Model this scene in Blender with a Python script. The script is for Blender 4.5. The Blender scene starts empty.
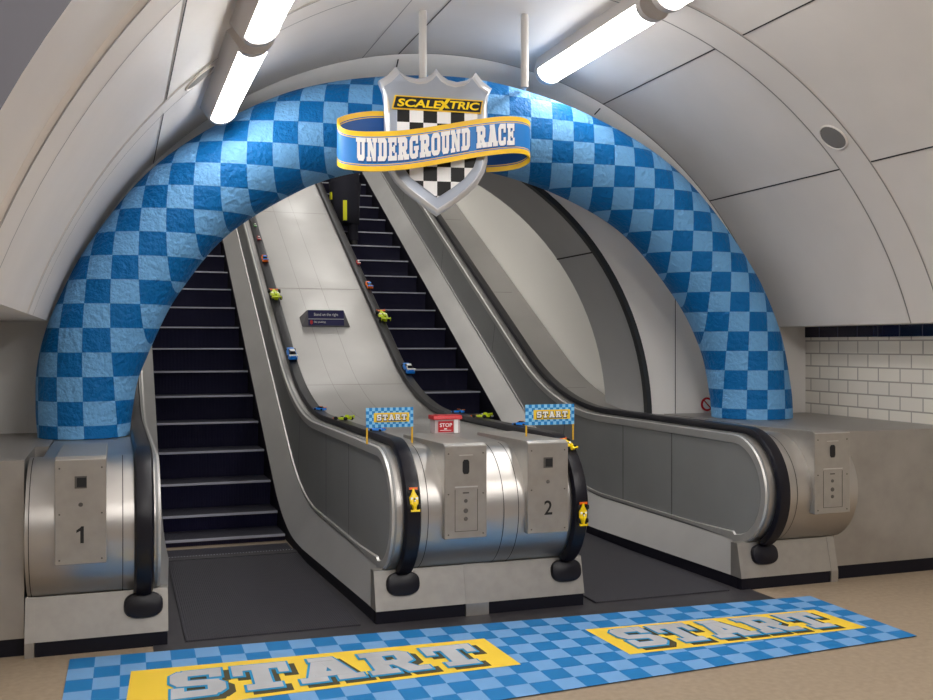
import bpy, bmesh, math, random
from math import sin, cos, pi, radians, sqrt, atan2, tan
from mathutils import Vector, Matrix
random.seed(7)
SC = bpy.context.scene
COL = SC.collection

# ------------------------------------------------------------------ camera, world, exposure
cam_d = bpy.data.cameras.new('camera')
cam = bpy.data.objects.new('camera', cam_d); COL.objects.link(cam)
cam_d.sensor_width = 36.0
cam_d.lens = 36.0 * 1000.0 / 933.0
cam_d.shift_y = -5.0 / 933.0
cam_d.clip_start = 0.05
cam.location = (0, 0, 1.57)
cam.rotation_euler = (pi / 2, 0, -math.atan(0.35))
SC.camera = cam
world = bpy.data.worlds.new('world'); SC.world = world
world.use_nodes = True
world.node_tree.nodes['Background'].inputs[0].default_value = (0.8, 0.85, 1.0, 1)
world.node_tree.nodes['Background'].inputs[1].default_value = 0.02
SC.view_settings.view_transform = 'Standard'
SC.view_settings.look = 'None'
SC.view_settings.exposure = 1.9
SC.view_settings.gamma = 1.0
SC.view_settings.use_curve_mapping = False
TUBE = 4.8            # radiance of the hall's fluorescent diffusers
TUBE_SHAFT = 4.2     # of the ones up in the escalator shaft
TUBE_FILL = 21.0      # of the unseen fill lamps added behind the camera


# ------------------------------------------------------------------ materials
def lin(r, g, b):
    f = lambda c: (c / 255 / 12.92) if c / 255 <= 0.04045 else ((c / 255 + 0.055) / 1.055) ** 2.4
    return (f(r), f(g), f(b), 1.0)


def mat(name, col, rough=0.5, metal=0.0, spec=0.5, noise=0.0, nscale=6.0, stretch=(1, 1, 1), bump=0.0,
        bscale=40.0, emit=0.0, rnoise=0.0, alpha=1.0, trans=0.0):
    m = bpy.data.materials.new(name); m.use_nodes = True
    nt = m.node_tree; b = nt.nodes['Principled BSDF']
    b.inputs['Base Color'].default_value = col
    b.inputs['Roughness'].default_value = rough
    b.inputs['Metallic'].default_value = metal
    b.inputs['Specular IOR Level'].default_value = spec
    if trans: b.inputs['Transmission Weight'].default_value = trans
    tc = nt.nodes.new('ShaderNodeTexCoord'); mp = nt.nodes.new('ShaderNodeMapping')
    mp.inputs['Scale'].default_value = stretch
    nt.links.new(tc.outputs['Object'], mp.inputs['Vector'])
    if noise or rnoise:
        n = nt.nodes.new('ShaderNodeTexNoise'); n.inputs['Scale'].default_value = nscale
        n.inputs['Detail'].default_value = 5.0
        nt.links.new(mp.outputs['Vector'], n.inputs['Vector'])
        if noise:
            r = nt.nodes.new('ShaderNodeValToRGB')
            lo = tuple(c * (1 - noise) for c in col[:3]) + (1,); hi = tuple(min(1, c * (1 + noise)) for c in col[:3]) + (1,)
            r.color_ramp.elements[0].position = 0.3; r.color_ramp.elements[1].position = 0.7
            r.color_ramp.elements[0].color = lo; r.color_ramp.elements[1].color = hi
            nt.links.new(n.outputs['Fac'], r.inputs['Fac']); nt.links.new(r.outputs['Color'], b.inputs['Base Color'])
        if rnoise:
            q = nt.nodes.new('ShaderNodeMapRange')
            q.inputs['From Min'].default_value = 0.3; q.inputs['From Max'].default_value = 0.7
            q.inputs['To Min'].default_value = max(0.02, rough - rnoise); q.inputs['To Max'].default_value = rough + rnoise
            nt.links.new(n.outputs['Fac'], q.inputs['Value']); nt.links.new(q.outputs['Result'], b.inputs['Roughness'])
    if bump:
        n2 = nt.nodes.new('ShaderNodeTexNoise'); n2.inputs['Scale'].default_value = bscale
        n2.inputs['Detail'].default_value = 4.0
        nt.links.new(mp.outputs['Vector'], n2.inputs['Vector'])
        bp = nt.nodes.new('ShaderNodeBump'); bp.inputs['Strength'].default_value = bump
        bp.inputs['Distance'].default_value = 0.01
        nt.links.new(n2.outputs['Fac'], bp.inputs['Height']); nt.links.new(bp.outputs['Normal'], b.inputs['Normal'])
    if emit:
        b.inputs['Emission Color'].default_value = col; b.inputs['Emission Strength'].default_value = emit
    return m


def checker_mat(name, c1, c2, rough=0.5, coord='UV', pitch=(1, 1), offs=(0, 0), axes=('X', 'Y'), bump=0.0, bscale=40.0, spec=0.5, rotz=0.0):
    m = bpy.data.materials.new(name); m.use_nodes = True
    nt = m.node_tree; b = nt.nodes['Principled BSDF']
    b.inputs['Roughness'].default_value = rough; b.inputs['Specular IOR Level'].default_value = spec
    tc = nt.nodes.new('ShaderNodeTexCoord'); sp = nt.nodes.new('ShaderNodeSeparateXYZ')
    if rotz:
        vr = nt.nodes.new('ShaderNodeVectorRotate'); vr.rotation_type = 'Z_AXIS'; vr.inputs['Angle'].default_value = rotz
        nt.links.new(tc.outputs[coord], vr.inputs['Vector']); nt.links.new(vr.outputs[0], sp.inputs[0])
    else: nt.links.new(tc.outputs[coord], sp.inputs[0])
    fl = []
    for a, p, o in zip(axes, pitch, offs):
        s = nt.nodes.new('ShaderNodeMath'); s.operation = 'SUBTRACT'; s.inputs[1].default_value = o
        d = nt.nodes.new('ShaderNodeMath'); d.operation = 'DIVIDE'; d.inputs[1].default_value = p
        f = nt.nodes.new('ShaderNodeMath'); f.operation = 'FLOOR'
        nt.links.new(sp.outputs[a], s.inputs[0]); nt.links.new(s.outputs[0], d.inputs[0]); nt.links.new(d.outputs[0], f.inputs[0])
        fl.append(f)
    ad = nt.nodes.new('ShaderNodeMath'); ad.operation = 'ADD'
    nt.links.new(fl[0].outputs[0], ad.inputs[0]); nt.links.new(fl[1].outputs[0], ad.inputs[1])
    md = nt.nodes.new('ShaderNodeMath'); md.operation = 'FLOORED_MODULO'; md.inputs[1].default_value = 2.0
    nt.links.new(ad.outputs[0], md.inputs[0])
    mx = nt.nodes.new('ShaderNodeMix'); mx.data_type = 'RGBA'
    mx.inputs[6].default_value = c1; mx.inputs[7].default_value = c2
    nt.links.new(md.outputs[0], mx.inputs[0]); nt.links.new(mx.outputs[2], b.inputs['Base Color'])
    if bump:
        n2 = nt.nodes.new('ShaderNodeTexNoise'); n2.inputs['Scale'].default_value = bscale
        n2.inputs['Detail'].default_value = 3.0
        nt.links.new(tc.outputs['Object'], n2.inputs['Vector'])
        bp = nt.nodes.new('ShaderNodeBump'); bp.inputs['Strength'].default_value = bump; bp.inputs['Distance'].default_value = 0.02
        nt.links.new(n2.outputs['Fac'], bp.inputs['Height']); nt.links.new(bp.outputs['Normal'], b.inputs['Normal'])
    return m


def brick_mat(name, c1, c2, mortar, bw, bh, msize, rough, rot):
    m = bpy.data.materials.new(name); m.use_nodes = True
    nt = m.node_tree; b = nt.nodes['Principled BSDF']; b.inputs['Roughness'].default_value = rough
    tc = nt.nodes.new('ShaderNodeTexCoord'); sp = nt.nodes.new('ShaderNodeSeparateXYZ'); cb = nt.nodes.new('ShaderNodeCombineXYZ')
    nt.links.new(tc.outputs['Object'], sp.inputs[0])
    nt.links.new(sp.outputs[rot[0]], cb.inputs[0]); nt.links.new(sp.outputs[rot[1]], cb.inputs[1])
    br = nt.nodes.new('ShaderNodeTexBrick')
    br.inputs['Color1'].default_value = c1; br.inputs['Color2'].default_value = c2; br.inputs['Mortar'].default_value = mortar
    br.inputs['Scale'].default_value = 1.0; br.inputs['Brick Width'].default_value = bw; br.inputs['Row Height'].default_value = bh
    br.inputs['Mortar Size'].default_value = msize
    nt.links.new(cb.outputs[0], br.inputs['Vector']); nt.links.new(br.outputs['Color'], b.inputs['Base Color'])
    bp = nt.nodes.new('ShaderNodeBump'); bp.inputs['Strength'].default_value = 0.3; bp.inputs['Distance'].default_value = 0.004
    bp.invert = True
    nt.links.new(br.outputs['Fac'], bp.inputs['Height']); nt.links.new(bp.outputs['Normal'], b.inputs['Normal'])
    return m


def groove_mat(name, col, axis, pitch, rough, strength, metal=0.0, spec=0.5):
    m = mat(name, col, rough, metal, spec)
    nt = m.node_tree; b = nt.nodes['Principled BSDF']
    tc = nt.nodes.new('ShaderNodeTexCoord'); w = nt.nodes.new('ShaderNodeTexWave')
    w.bands_direction = axis; w.inputs['Scale'].default_value = 0.314 / pitch
    nt.links.new(tc.outputs['Object'], w.inputs['Vector'])
    bp = nt.nodes.new('ShaderNodeBump'); bp.inputs['Strength'].default_value = strength; bp.inputs['Distance'].default_value = 0.008
    nt.links.new(w.outputs['Fac'], bp.inputs['Height']); nt.links.new(bp.outputs['Normal'], b.inputs['Normal'])
    return m


M = {}
M['vault'] = mat('vault panel', lin(222, 216, 210), 0.45, noise=0.03, nscale=2.5, bump=0.03, bscale=3.0)
M['vault_ring'] = mat('vault ring', lin(222, 216, 210), 0.5)
M['seam'] = mat('dark seam', lin(45, 43, 42), 0.7)
M['softseam'] = mat('grey seam', lin(140, 136, 132), 0.7)
M['headwall'] = mat('headwall plaster', lin(242, 238, 232), 0.55, noise=0.02, nscale=2.0)
M['concourse'] = mat('concourse plaster', lin(104, 103, 110), 0.7)
M['reveal'] = mat('grey reveal', lin(178, 178, 178), 0.5, noise=0.06, nscale=1.5)
M['rim'] = mat('dark rim', lin(48, 50, 52), 0.5)
M['shaft'] = mat('shaft lining', lin(244, 241, 234), 0.5)
M['floor'] = mat('floor', lin(158, 141, 120), 0.55, noise=0.10, nscale=30.0)
M['plate'] = groove_mat('ribbed landing plate', lin(62, 61, 68), 'X', 0.012, 0.5, 0.35, 0.3)
M['plate_smooth'] = mat('worn threshold plate', lin(62, 60, 64), 0.5, 0.2, noise=0.15, nscale=9)
M['tile'] = brick_mat('cream tiles', lin(238, 232, 220), lin(230, 224, 213), lin(176, 170, 160), 0.23, 0.107, 0.006, 0.2, ('Y', 'Z'))
M['tile_blue'] = brick_mat('blue tile band', lin(24, 21, 58), lin(20, 18, 50), lin(90, 90, 105), 0.23, 0.2, 0.005, 0.2, ('Y', 'Z'))
M['steel'] = mat('brushed steel', (0.50, 0.48, 0.455, 1), 0.36, 0.92, noise=0.05, nscale=3.0, stretch=(1, .4, .4))
M['steel_deck'] = mat('satin deck steel', (0.42, 0.41, 0.40, 1), 0.38, 0.85, noise=0.12, nscale=1.3, rnoise=0.1)  # blotchy colour noise stands in for cloudy reflections on the deck
M['steel_box'] = mat('satin box steel', (0.40, 0.38, 0.35, 1), 0.42, 0.75, noise=0.06, nscale=18.0, rnoise=0.05)
M['steel_lite'] = mat('polished trim', (0.62, 0.61, 0.59, 1), 0.42, 0.7)
M['steel_wall'] = mat('scratched wall steel', (0.40, 0.38, 0.355, 1), 0.45, 0.8, noise=0.12, nscale=5.0, rnoise=0.08)
M['skirt'] = mat('skirt steel', (0.56, 0.55, 0.54, 1), 0.42, 0.55, noise=0.08, nscale=1.5)
M['panel'] = mat('grey balustrade panel', lin(140, 141, 140), 0.45, 0.2, noise=0.05, nscale=2.5)
M['black'] = mat('black kick strip', lin(9, 8, 22), 0.55, spec=0.3)
M['rubber'] = mat('black handrail rubber', lin(15, 14, 24), 0.35, spec=0.35)
M['riser'] = groove_mat('cleated riser', lin(22, 21, 52), 'X', 0.014, 0.45, 0.6)
M['tread'] = groove_mat('grooved tread', lin(58, 58, 70), 'X', 0.012, 0.5, 0.5, 0.4)
M['edge'] = mat('worn step edge', lin(190, 192, 205), 0.4, 0.4)
M['pit'] = mat('dark truss', lin(16, 16, 20), 0.8)
M['dark'] = mat('dark hole', lin(14, 13, 16), 0.6)
M['ink'] = mat('black ink', lin(18, 17, 17), 0.6)
M['engrave'] = mat('engraved mark', lin(88, 84, 80), 0.6)
M['tube'] = mat('fluorescent diffuser', (1.0, 0.98, 0.96, 1), 0.5, emit=TUBE)
M['tube_shaft'] = mat('shaft fluorescent diffuser', (1.0, 0.98, 0.95, 1), 0.5, emit=TUBE_SHAFT)
M['tube_fill'] = mat('added fill lamp diffuser', (1.0, 0.96, 0.92, 1), 0.5, emit=TUBE_FILL)
M['fixture'] = mat('fixture housing', lin(196, 190, 186), 0.4)
M['vent'] = mat('speaker grille', lin(120, 117, 114), 0.7)
M['pole'] = mat('pale pole', lin(196, 193, 190), 0.4)
BL_D = lin(0, 104, 172); BL_L = lin(112, 172, 224)
M['arch'] = checker_mat('blue chequered vinyl', BL_D, BL_L, 0.55, 'Object', (0.156, 0.151), (-2.038, 3.034), ('X', 'Z'), bump=0.9, bscale=30.0, spec=0.25, rotz=radians(19.3))
M['mat'] = checker_mat('blue chequered mat', lin(8, 118, 184), lin(112, 163, 214), 0.6, 'UV', (1 / 36, 1 / 8), (0, 0))
M['banner'] = checker_mat('small blue cheque', lin(10, 130, 205), lin(140, 205, 245), 0.5, 'UV', (1 / 16, 1 / 6), (0, 0))
M['yellow'] = mat('yellow panel', lin(246, 208, 60), 0.55)
M['post'] = mat('yellow post', lin(226, 178, 50), 0.5)
M['silver'] = mat('silver print', lin(186, 188, 192), 0.5, noise=0.12, nscale=3.0)
M['cyan'] = mat('cyan outline', lin(20, 150, 205), 0.5)
M['shadow'] = mat('dark printed drop', lin(74, 68, 40), 0.6)
M['white'] = mat('white', lin(240, 240, 240), 0.5)
M['shield'] = mat('shield silver', (0.72, 0.74, 0.78, 1), 0.32, 0.75)
M['shield_in'] = mat('shield steel blue', lin(186, 196, 212), 0.3, 0.5)
M['cheq'] = checker_mat('black and white cheque', lin(250, 250, 250), lin(8, 8, 8), 0.4, 'UV', (1, 1), (0, 0))
M['gold'] = mat('gold trim', lin(252, 200, 36), 0.4, noise=0.10, nscale=6)
M['ribbon'] = mat('ribbon blue', lin(30, 125, 205), 0.4)
M['ribbon_back'] = mat('ribbon inner blue', lin(15, 85, 160), 0.5)
M['red'] = mat('red plastic', lin(190, 25, 35), 0.35)
M['clear'] = mat('pale acrylic', lin(196, 180, 180), 0.25)
M['navy'] = mat('navy sign', lin(28, 26, 84), 0.35)
M['signgrey'] = mat('grey sign body', lin(104, 102, 106), 0.5)
M['c_yel'] = mat('toy yellow', lin(250, 215, 10), 0.35)
M['c_lime'] = mat('toy lime', lin(200, 220, 30), 0.35)
M['c_or'] = mat('toy orange', lin(240, 110, 20), 0.35)
M['c_blue'] = mat('toy blue', lin(20, 130, 230), 0.35)
M['c_red'] = mat('toy red', lin(205, 40, 50), 0.35)
M['c_green'] = mat('toy green', lin(70, 160, 70), 0.35)
M['glass_d'] = mat('toy dark window', lin(30, 32, 40), 0.15)
M['tyre'] = mat('toy tyre', lin(18, 18, 18), 0.7)
M['cloth'] = mat('navy cloth', lin(24, 24, 38), 0.85)
M['hivis'] = mat('hi-vis yellow', lin(225, 225, 20), 0.6)
M['skin'] = mat('skin', lin(190, 145, 120), 0.55)
M['hair'] = mat('dark hair', lin(38, 28, 22), 0.7)
M['shoe'] = mat('black shoe', lin(16, 15, 15), 0.5)


# ------------------------------------------------------------------ mesh helpers
class MB:
    def __init__(s): s.v = []; s.f = []; s.m = []; s.uv = []
    def poly(s, pts, mi=0, uv=None):
        i = len(s.v); s.v += [tuple(p) for p in pts]; s.f.append(tuple(range(i, i + len(pts)))); s.m.append(mi); s.uv.append(uv)
    def box(s, x0, x1, y0, y1, z0, z1, mi=0):
        i = len(s.v)
        s.v += [(x0, y0, z0), (x1, y0, z0), (x1, y1, z0), (x0, y1, z0), (x0, y0, z1), (x1, y0, z1), (x1, y1, z1), (x0, y1, z1)]
        for q in ((0, 3, 2, 1), (4, 5, 6, 7), (0, 1, 5, 4), (1, 2, 6, 5), (2, 3, 7, 6), (3, 0, 4, 7)):
            s.f.append(tuple(i + k for k in q)); s.m.append(mi); s.uv.append(None)
    def grid(s, rows, closed=False, mi=0, mis=None, uvs=None):
        i = len(s.v); n = len(rows[0])
        for r in rows: s.v += [tuple(p) for p in r]
        for a in range(len(rows) - 1):
            for b in range(n if closed else n - 1):
                c = (b + 1) % n
                s.f.append((i + a * n + b, i + a * n + c, i + (a + 1) * n + c, i + (a + 1) * n + b))
                s.m.append(mis[b] if mis else mi)
                s.uv.append([uvs[a][b], uvs[a][c], uvs[a + 1][c], uvs[a + 1][b]] if uvs else None)
    def cap(s, pts, mi=0): s.poly(pts, mi)
    def prism_x(s, yz, x0, x1, mi=0):
        n = len(yz); i = len(s.v)
        s.v += [(x0, y, z) for y, z in yz] + [(x1, y, z) for y, z in yz]
        s.f.append(tuple(range(i, i + n))); s.f.append(tuple(range(i + 2 * n - 1, i + n - 1, -1))); s.m += [mi, mi]; s.uv += [None, None]
        for k in range(n):
            l = (k + 1) % n
            s.f.append((i + l, i + k, i + n + k, i + n + l)); s.m.append(mi); s.uv.append(None)
    def tube(s, pts, r, n=10, mi=0, caps=True):
        rows = []
        for k, p in enumerate(pts):
            p = Vector(p); a = Vector(pts[max(0, k - 1)]); b = Vector(pts[min(len(pts) - 1, k + 1)])
            t = (b - a).normalized(); u = t.cross(Vector((0, 0, 1)))
            if u.length < 1e-4: u = t.cross(Vector((0, 1, 0)))
            u.normalize(); w = t.cross(u); rr = r[k] if isinstance(r, (list, tuple)) else r
            rows.append([p + (u * cos(2 * pi * q / n) + w * sin(2 * pi * q / n)) * rr for q in range(n)])
        s.grid(rows, True, mi)
        if caps: s.poly(list(reversed(rows[0])), mi); s.poly(rows[-1], mi)
    def lathe(s, prof, c, n=20, mi=0, ax='Z'):
        rows = []
        for r, h in prof:
            row = []
            for q in range(n):
                a = 2 * pi * q / n
                d = (r * cos(a), r * sin(a), h) if ax == 'Z' else ((r * cos(a), h, r * sin(a)) if ax == 'Y' else (h, r * cos(a), r * sin(a)))
                row.append((c[0] + d[0], c[1] + d[1], c[2] + d[2]))
            rows.append(row)
        s.grid(rows, True, mi)
        s.poly(rows[0], mi); s.poly(list(reversed(rows[-1])), mi)
    def build(s, name, mats, parent=None, smooth=False, bevel=0.0, loc=None):
        me = bpy.data.meshes.new(name); me.from_pydata(s.v, [], s.f)
        mats = mats if isinstance(mats, (list, tuple)) else [mats]
        for m in mats: me.materials.append(M[m] if isinstance(m, str) else m)
        for p, k in zip(me.polygons, s.m): p.material_index = k; p.use_smooth = bool(smooth)
        if any(u for u in s.uv):
            ul = me.uv_layers.new(name='uv')
            for p, u in zip(me.polygons, s.uv):
                if u:
                    for li, t in zip(p.loop_indices, u): ul.data[li].uv = t
        bm = bmesh.new(); bm.from_mesh(me)
        if not any(s.uv): bmesh.ops.remove_doubles(bm, verts=bm.verts, dist=1e-5)
        bmesh.ops.recalc_face_normals(bm, faces=bm.faces); bm.to_mesh(me); bm.free()
        if smooth and smooth is not True: me.set_sharp_from_angle(angle=radians(smooth))
        o = bpy.data.objects.new(name, me); COL.objects.link(o)
        if bevel:
            b = o.modifiers.new('bevel', 'BEVEL'); b.width = bevel; b.segments = 2; b.limit_method = 'ANGLE'
        if parent: o.parent = parent
        if loc: o.location = loc
        return o


def empty(name, loc=(0, 0, 0)):
    o = bpy.data.objects.new(name, None); o.empty_display_size = 0.1; COL.objects.link(o); o.location = loc; return o


def tag(o, label, cat, group=None):
    o['label'] = label; o['category'] = cat
    if group: o['group'] = group
    return o


def struct(o, label=None, cat=None):
    o['kind'] = 'structure'
    if label: o['label'] = label
    if cat: o['category'] = cat
    return o


def copy_tree(o, parent=None):
    c = o.copy(); COL.objects.link(c)
    if parent: c.parent = parent
    for ch in list(o.children): copy_tree(ch, c)
    return c


def reparent_local(root, kids):   # kids were built in world space: keep them where they are
    inv = Matrix.Translation(root.location).inverted()
    for k in kids: k.parent = root; k.matrix_parent_inverse = inv


# profile of the inclined machine: flat, arc, then 30 degrees
T30 = tan(radians(30))
def inc(Y, Yi, T, base):
    R = T / tan(radians(15)); y0 = Yi - T; y1 = Yi + T * cos(radians(30))
    if Y <= y0: return base
    if Y >= y1: return base + T30 * (Y - Yi)
    return base + R - sqrt(max(0, R * R - (Y - y0) ** 2))
YEND = 19.4
nos = lambda Y: inc(Y, 8.2, 0.62, 0.0)
skt = lambda Y: inc(Y, 8.2, 0.7, 0.285)
dck = lambda Y: inc(Y, 8.55, 0.95, 0.985)
hrz = lambda Y: inc(Y, 8.55, 0.95, 1.0)
def ys(a, b):
    L = [a]; y = a
    while y < b - 1e-6:
        y = min(b, y + (0.1 if 6.9 < y < 10 else 0.45)); L.append(y)
    return L

# ------------------------------------------------------------------ THE SETTING
VX, VZ, VR = 2.43, 0.773, 3.0
YN, YC, YH = 2.54, 7.2, 7.45           # vault near end, crease, headwall
LIPZ = 1.725
def vpt(ang, R, Y): return (VX + R * sin(ang), Y, VZ + R * cos(ang))
AMAX = math.acos((LIPZ - VZ) / VR)

b = MB(); b.poly([(-4, -6, 0), (9, -6, 0), (9, 8.2, 0), (-4, 8.2, 0)]); struct(b.build('floor', 'floor'), 'beige speckled station floor in front of the escalators', 'floor')

b = MB(); N = 72
b.grid([[vpt(-AMAX + 2 * AMAX * k / N, VR, Y) for k in range(N + 1)] for Y in (YN, 3.5, 4.5, 5.5, 6.5, YC)])
struct(b.build('ceiling', 'vault', smooth=True), 'curved off-white panelled vault over the escalator hall', 'ceiling')
# cove closing the vault at the headwall
b = MB(); rows = []
for Y, R in ((YC, 3.0), (YC + 0.02, 2.97), (YC + 0.09, 2.93), (YC + 0.17, 2.90), (YH, 2.87)):
    A = math.acos((0.5 - VZ) / R)
    rows.append([vpt(-A + 2 * A * k / N, R, Y) for k in range(N + 1)])
b.grid(rows); struct(b.build('trim_1', 'headwall', smooth=60), 'pale cove closing the vault at the far end', 'trim')
# headwall with the shaft mouth
OX, OZ, OR = 1.93, 0.92, 2.32
b = MB(); AO = math.acos((0.5 - VZ) / 2.87); AI = math.acos((0.5 - OZ) / OR)
b.grid([[vpt(-AO + 2 * AO * k / N, 2.87, YH) for k in range(N + 1)],
        [(OX + OR * sin(-AI + 2 * AI * k / N), YH, OZ + OR * cos(-AI + 2 * AI * k / N)) for k in range(N + 1)]])
struct(b.build('wall_back', 'headwall'), 'white end wall around the escalator shaft mouth', 'wall')
# rim and grey reveal of the mouth
opt = lambda a, R, Y: (OX + R * sin(a), Y, OZ + R * cos(a))
b = MB(); prof = ((YH - 0.012, OR + 0.012), (YH - 0.012, OR - 0.03), (YH + 0.05, OR - 0.03), (YH + 0.05, OR + 0.012))
b.grid([[opt(-AI + 2 * AI * k / N, R, Y) for k in range(N + 1)] for Y, R in prof])
struct(b.build('trim_2', 'rim', smooth=30), 'dark rim strip round the shaft mouth', 'trim')
b = MB(); b.grid([[opt(-AI + 2 * AI * k / N, R, Y) for k in range(N + 1)] for Y, R in ((YH + 0.05, OR - 0.005), (8.25, OR - 0.005), (8.25, OR + 0.5))])
for a in (radians(52), radians(-20), radians(16), radians(-52)):
    b.grid([[opt(a - 0.003, OR - 0.009, Y), opt(a + 0.003, OR - 0.009, Y)] for Y in (YH + 0.05, 8.25)], mi=1)
struct(b.build('trim_3', ['reveal', 'seam'], smooth=30), 'grey panelled reveal of the shaft mouth', 'trim')
# inclined shaft
SR = 2.45; b = MB(); rows = []
for Y in ys(8.25, YEND + 0.4):
    zc = 0.92 + T30 * (Y - 8.2)
    rows.append([(OX + SR * sin(a), Y, zc + SR * cos(a)) for a in [radians(-118 + 236 * k / 60) for k in range(61)]])
b.grid(rows); struct(b.build('wall_shaft', 'shaft', smooth=True), 'cream lining of the inclined escalator shaft', 'wall')
b = MB(); b.box(-1.2, 5.0, YEND + 0.4, YEND + 0.5, 4.5, 11); struct(b.build('wall_far', 'concourse'), 'dark wall at the top of the shaft', 'wall')
b = MB(); b.grid([[(x, Y, nos(Y) - 0.55) for x in (-0.6, 4.4)] for Y in ys(7.6, YEND + 0.4)]); struct(b.build('trim_pit', 'pit'), 'dark truss floor under the steps', 'trim')

# side walls, tile bands, soffits
WR, WL = 5.63, -0.77
def side_wall(name, X, lipx, nm2):
    b = MB(); sgn = 1 if X > 0 else -1
    b.box(min(X, X + sgn * 0.1), max(X, X + sgn * 0.1), YN, YC + 0.02, 0, 1.635)
    w = b.build(name, 'tile'); struct(w, 'cream brick-bond tiled side wall, ' + nm2, 'wall')
    b = MB(); b.box(min(X - sgn * 0.006, X + sgn * 0.1), max(X - sgn * 0.006, X + sgn * 0.1), YN, YC + 0.02, 1.635, LIPZ + 0.02)
    struct(b.build('trim_band_' + name.split('_')[1], 'tile_blue'), 'dark blue tile band under the vault, ' + nm2, 'trim')
    b = MB(); b.box(min(lipx, X), max(lipx, X), YN, YC + 0.01, LIPZ, LIPZ + 0.04)
    struct(b.build('trim_soffit_' + name.split('_')[1], 'vault'), 'soffit between vault and tiles, ' + nm2, 'trim')
    b = MB(); b.box(min(lipx - sgn * 0.1, X + sgn * 0.1), max(lipx - sgn * 0.1, X + sgn * 0.1), YC + 0.002, YC + 0.1, 0.3, LIPZ + 0.08)
    struct(b.build('trim_pier_' + name.split('_')[1], 'headwall'), 'pale pier closing the tiled wall, ' + nm2, 'trim')
lx = VR * sin(AMAX)
side_wall('wall_right', WR, VX + lx, 'right of the escalators'); side_wall('wall_left', WL, VX - lx, 'left of the escalators')

# vault seams, rings
b = MB()
for deg in (24.6, 48.2, -47.0, -8.6):
    a = radians(deg)
    b.grid([[vpt(a - 0.0017, VR - 0.004, Y), vpt(a + 0.0017, VR - 0.004, Y)] for Y in (YN, YC)])
    b.grid([[vpt(a - 0.0017, 2.965, YC + 0.02), vpt(a + 0.0017, 2.965, YC + 0.02)], [vpt(a - 0.0017, 2.925, YC + 0.09), vpt(a + 0.0017, 2.925, YC + 0.09)]])
for deg in (-36.8, -14.0):
    a = radians(deg); b.grid([[vpt(a - 0.0012, VR - 0.004, Y), vpt(a + 0.0012, VR - 0.004, Y)] for Y in (YN, YC)], mi=1)
b.poly([(4.486, YH - .003, .9), (4.493, YH - .003, .9), (4.493, YH - .003, 2.4), (4.486, YH - .003, 2.4)])
struct(b.build('trim_seams', ['seam', 'softseam']), 'dark joints between the vault panels', 'trim')
def ring(name, Y0, Y1, d, lab):
    b = MB(); A = AMAX
    pr = ((Y0 - 0.02, VR + 0.005), (Y0, VR - d), (Y1, VR - d), (Y1 + 0.02, VR + 0.005))
    b.grid([[vpt(-A + 2 * A * k / N, R, Y) for k in range(N + 1)] for Y, R in pr])
    for Y in (Y0, Y1): b.grid([[vpt(-A + 2 * A * k / N, VR - d - 0.002, yy) for k in range(N + 1)] for yy in (Y - 0.006, Y + 0.006)], mi=1)
    struct(b.build(name, ['vault_ring', 'softseam'], smooth=20), lab, 'trim')
ring('trim_4', 5.31, 5.60, 0.006, 'flat ring band across the vault carrying the round grilles')
ring('trim_5', 3.21, 3.57, 0.02, 'raised ring rib across the vault at the left edge')
b = MB()
for k in range(N): pass
b.grid([[vpt(-AMAX + 2 * AMAX * k / N, VR - 0.003, Y) for k in range(N + 1)] for Y in (7.19, 7.2)]); struct(b.build('trim_6', 'softseam'), 'joint between vault and end cove', 'trim')

# concourse behind the camera
b = MB(); A = AMAX
outer = []; inner = []
for k in range(N + 1):
    a = -A + 2 * A * k / N; p = vpt(a, VR, YN); inner.append(p)
    outer.append((-4 + 13 * k / N, YN, 4.6) )
b.grid([inner, outer])
b.poly([(-4, YN, 4.6), (-4, YN, 0), (WL, YN, 0), (WL, YN, LIPZ), inner[0]]); b.poly([(9, YN, 4.6), (9, YN, 0), (WR, YN, 0), (WR, YN, LIPZ), inner[-1]])
struct(b.build('wall_front', 'concourse'), 'grey plaster wall around the near end of the vault', 'wall')
b = MB(); b.box(-4.1, 9.1, -6.1, -6, 0, 4.6); b.box(-4.1, -4, -6, YN, 0, 4.6); b.box(9, 9.1, -6, YN, 0, 4.6)
struct(b.build('wall_concourse', 'concourse'), 'plaster walls of the concourse behind the viewer', 'wall')
b = MB(); b.box(-4.1, 9.1, -6.1, YN, 4.6, 4.7); struct(b.build('ceiling_concourse', 'concourse'), 'plain ceiling of the concourse', 'ceiling')

# ledges beside the outer balustrades
b = MB()
b.box(4.525, WR, 5.5, 6.2, 0.09, 0.988); b.box(4.37, WR, 6.2, YH - 0.26, 0.0, 0.988)
b.box(4.37, 4.8, YH - 0.26, YH - 0.02, 0.0, 0.988)
struct(b.build('trim_ledge_right', 'steel_wall'), 'scratched steel ledge panel right of the escalators', 'trim')
b = MB(); b.box(4.525, WR, 5.512, 6.2, 0.0, 0.10); struct(b.build('baseboard_right', 'black'), 'dark kick strip below the right steel panel', 'baseboard')
b = MB(); b.box(WL, -0.44, 5.5, 6.2, 0.09, 0.988); b.box(WL, -0.365, 6.2, 7.2, 0.09, 0.988)
struct(b.build('trim_ledge_left', 'steel_wall'), 'steel ledge panel at the left edge', 'trim')
b = MB(); b.box(WL, -0.44, 5.512, 6.2, 0.0, 0.10); struct(b.build('baseboard_left', 'black'), 'dark kick strip below the left steel panel', 'baseboard')
b = MB(); b.box(0.18, 3.84, 5.12, 5.46, 0.0, 0.004); b.box(0.2, 1.42, 5.46, 7.62, -0.002, 0.0008); b.box(2.61, 3.84, 5.46, 7.62, -0.002, 0.0008); struct(b.build('trim_threshold', 'plate_smooth'), 'worn dark threshold plate before the escalators', 'trim')

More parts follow.
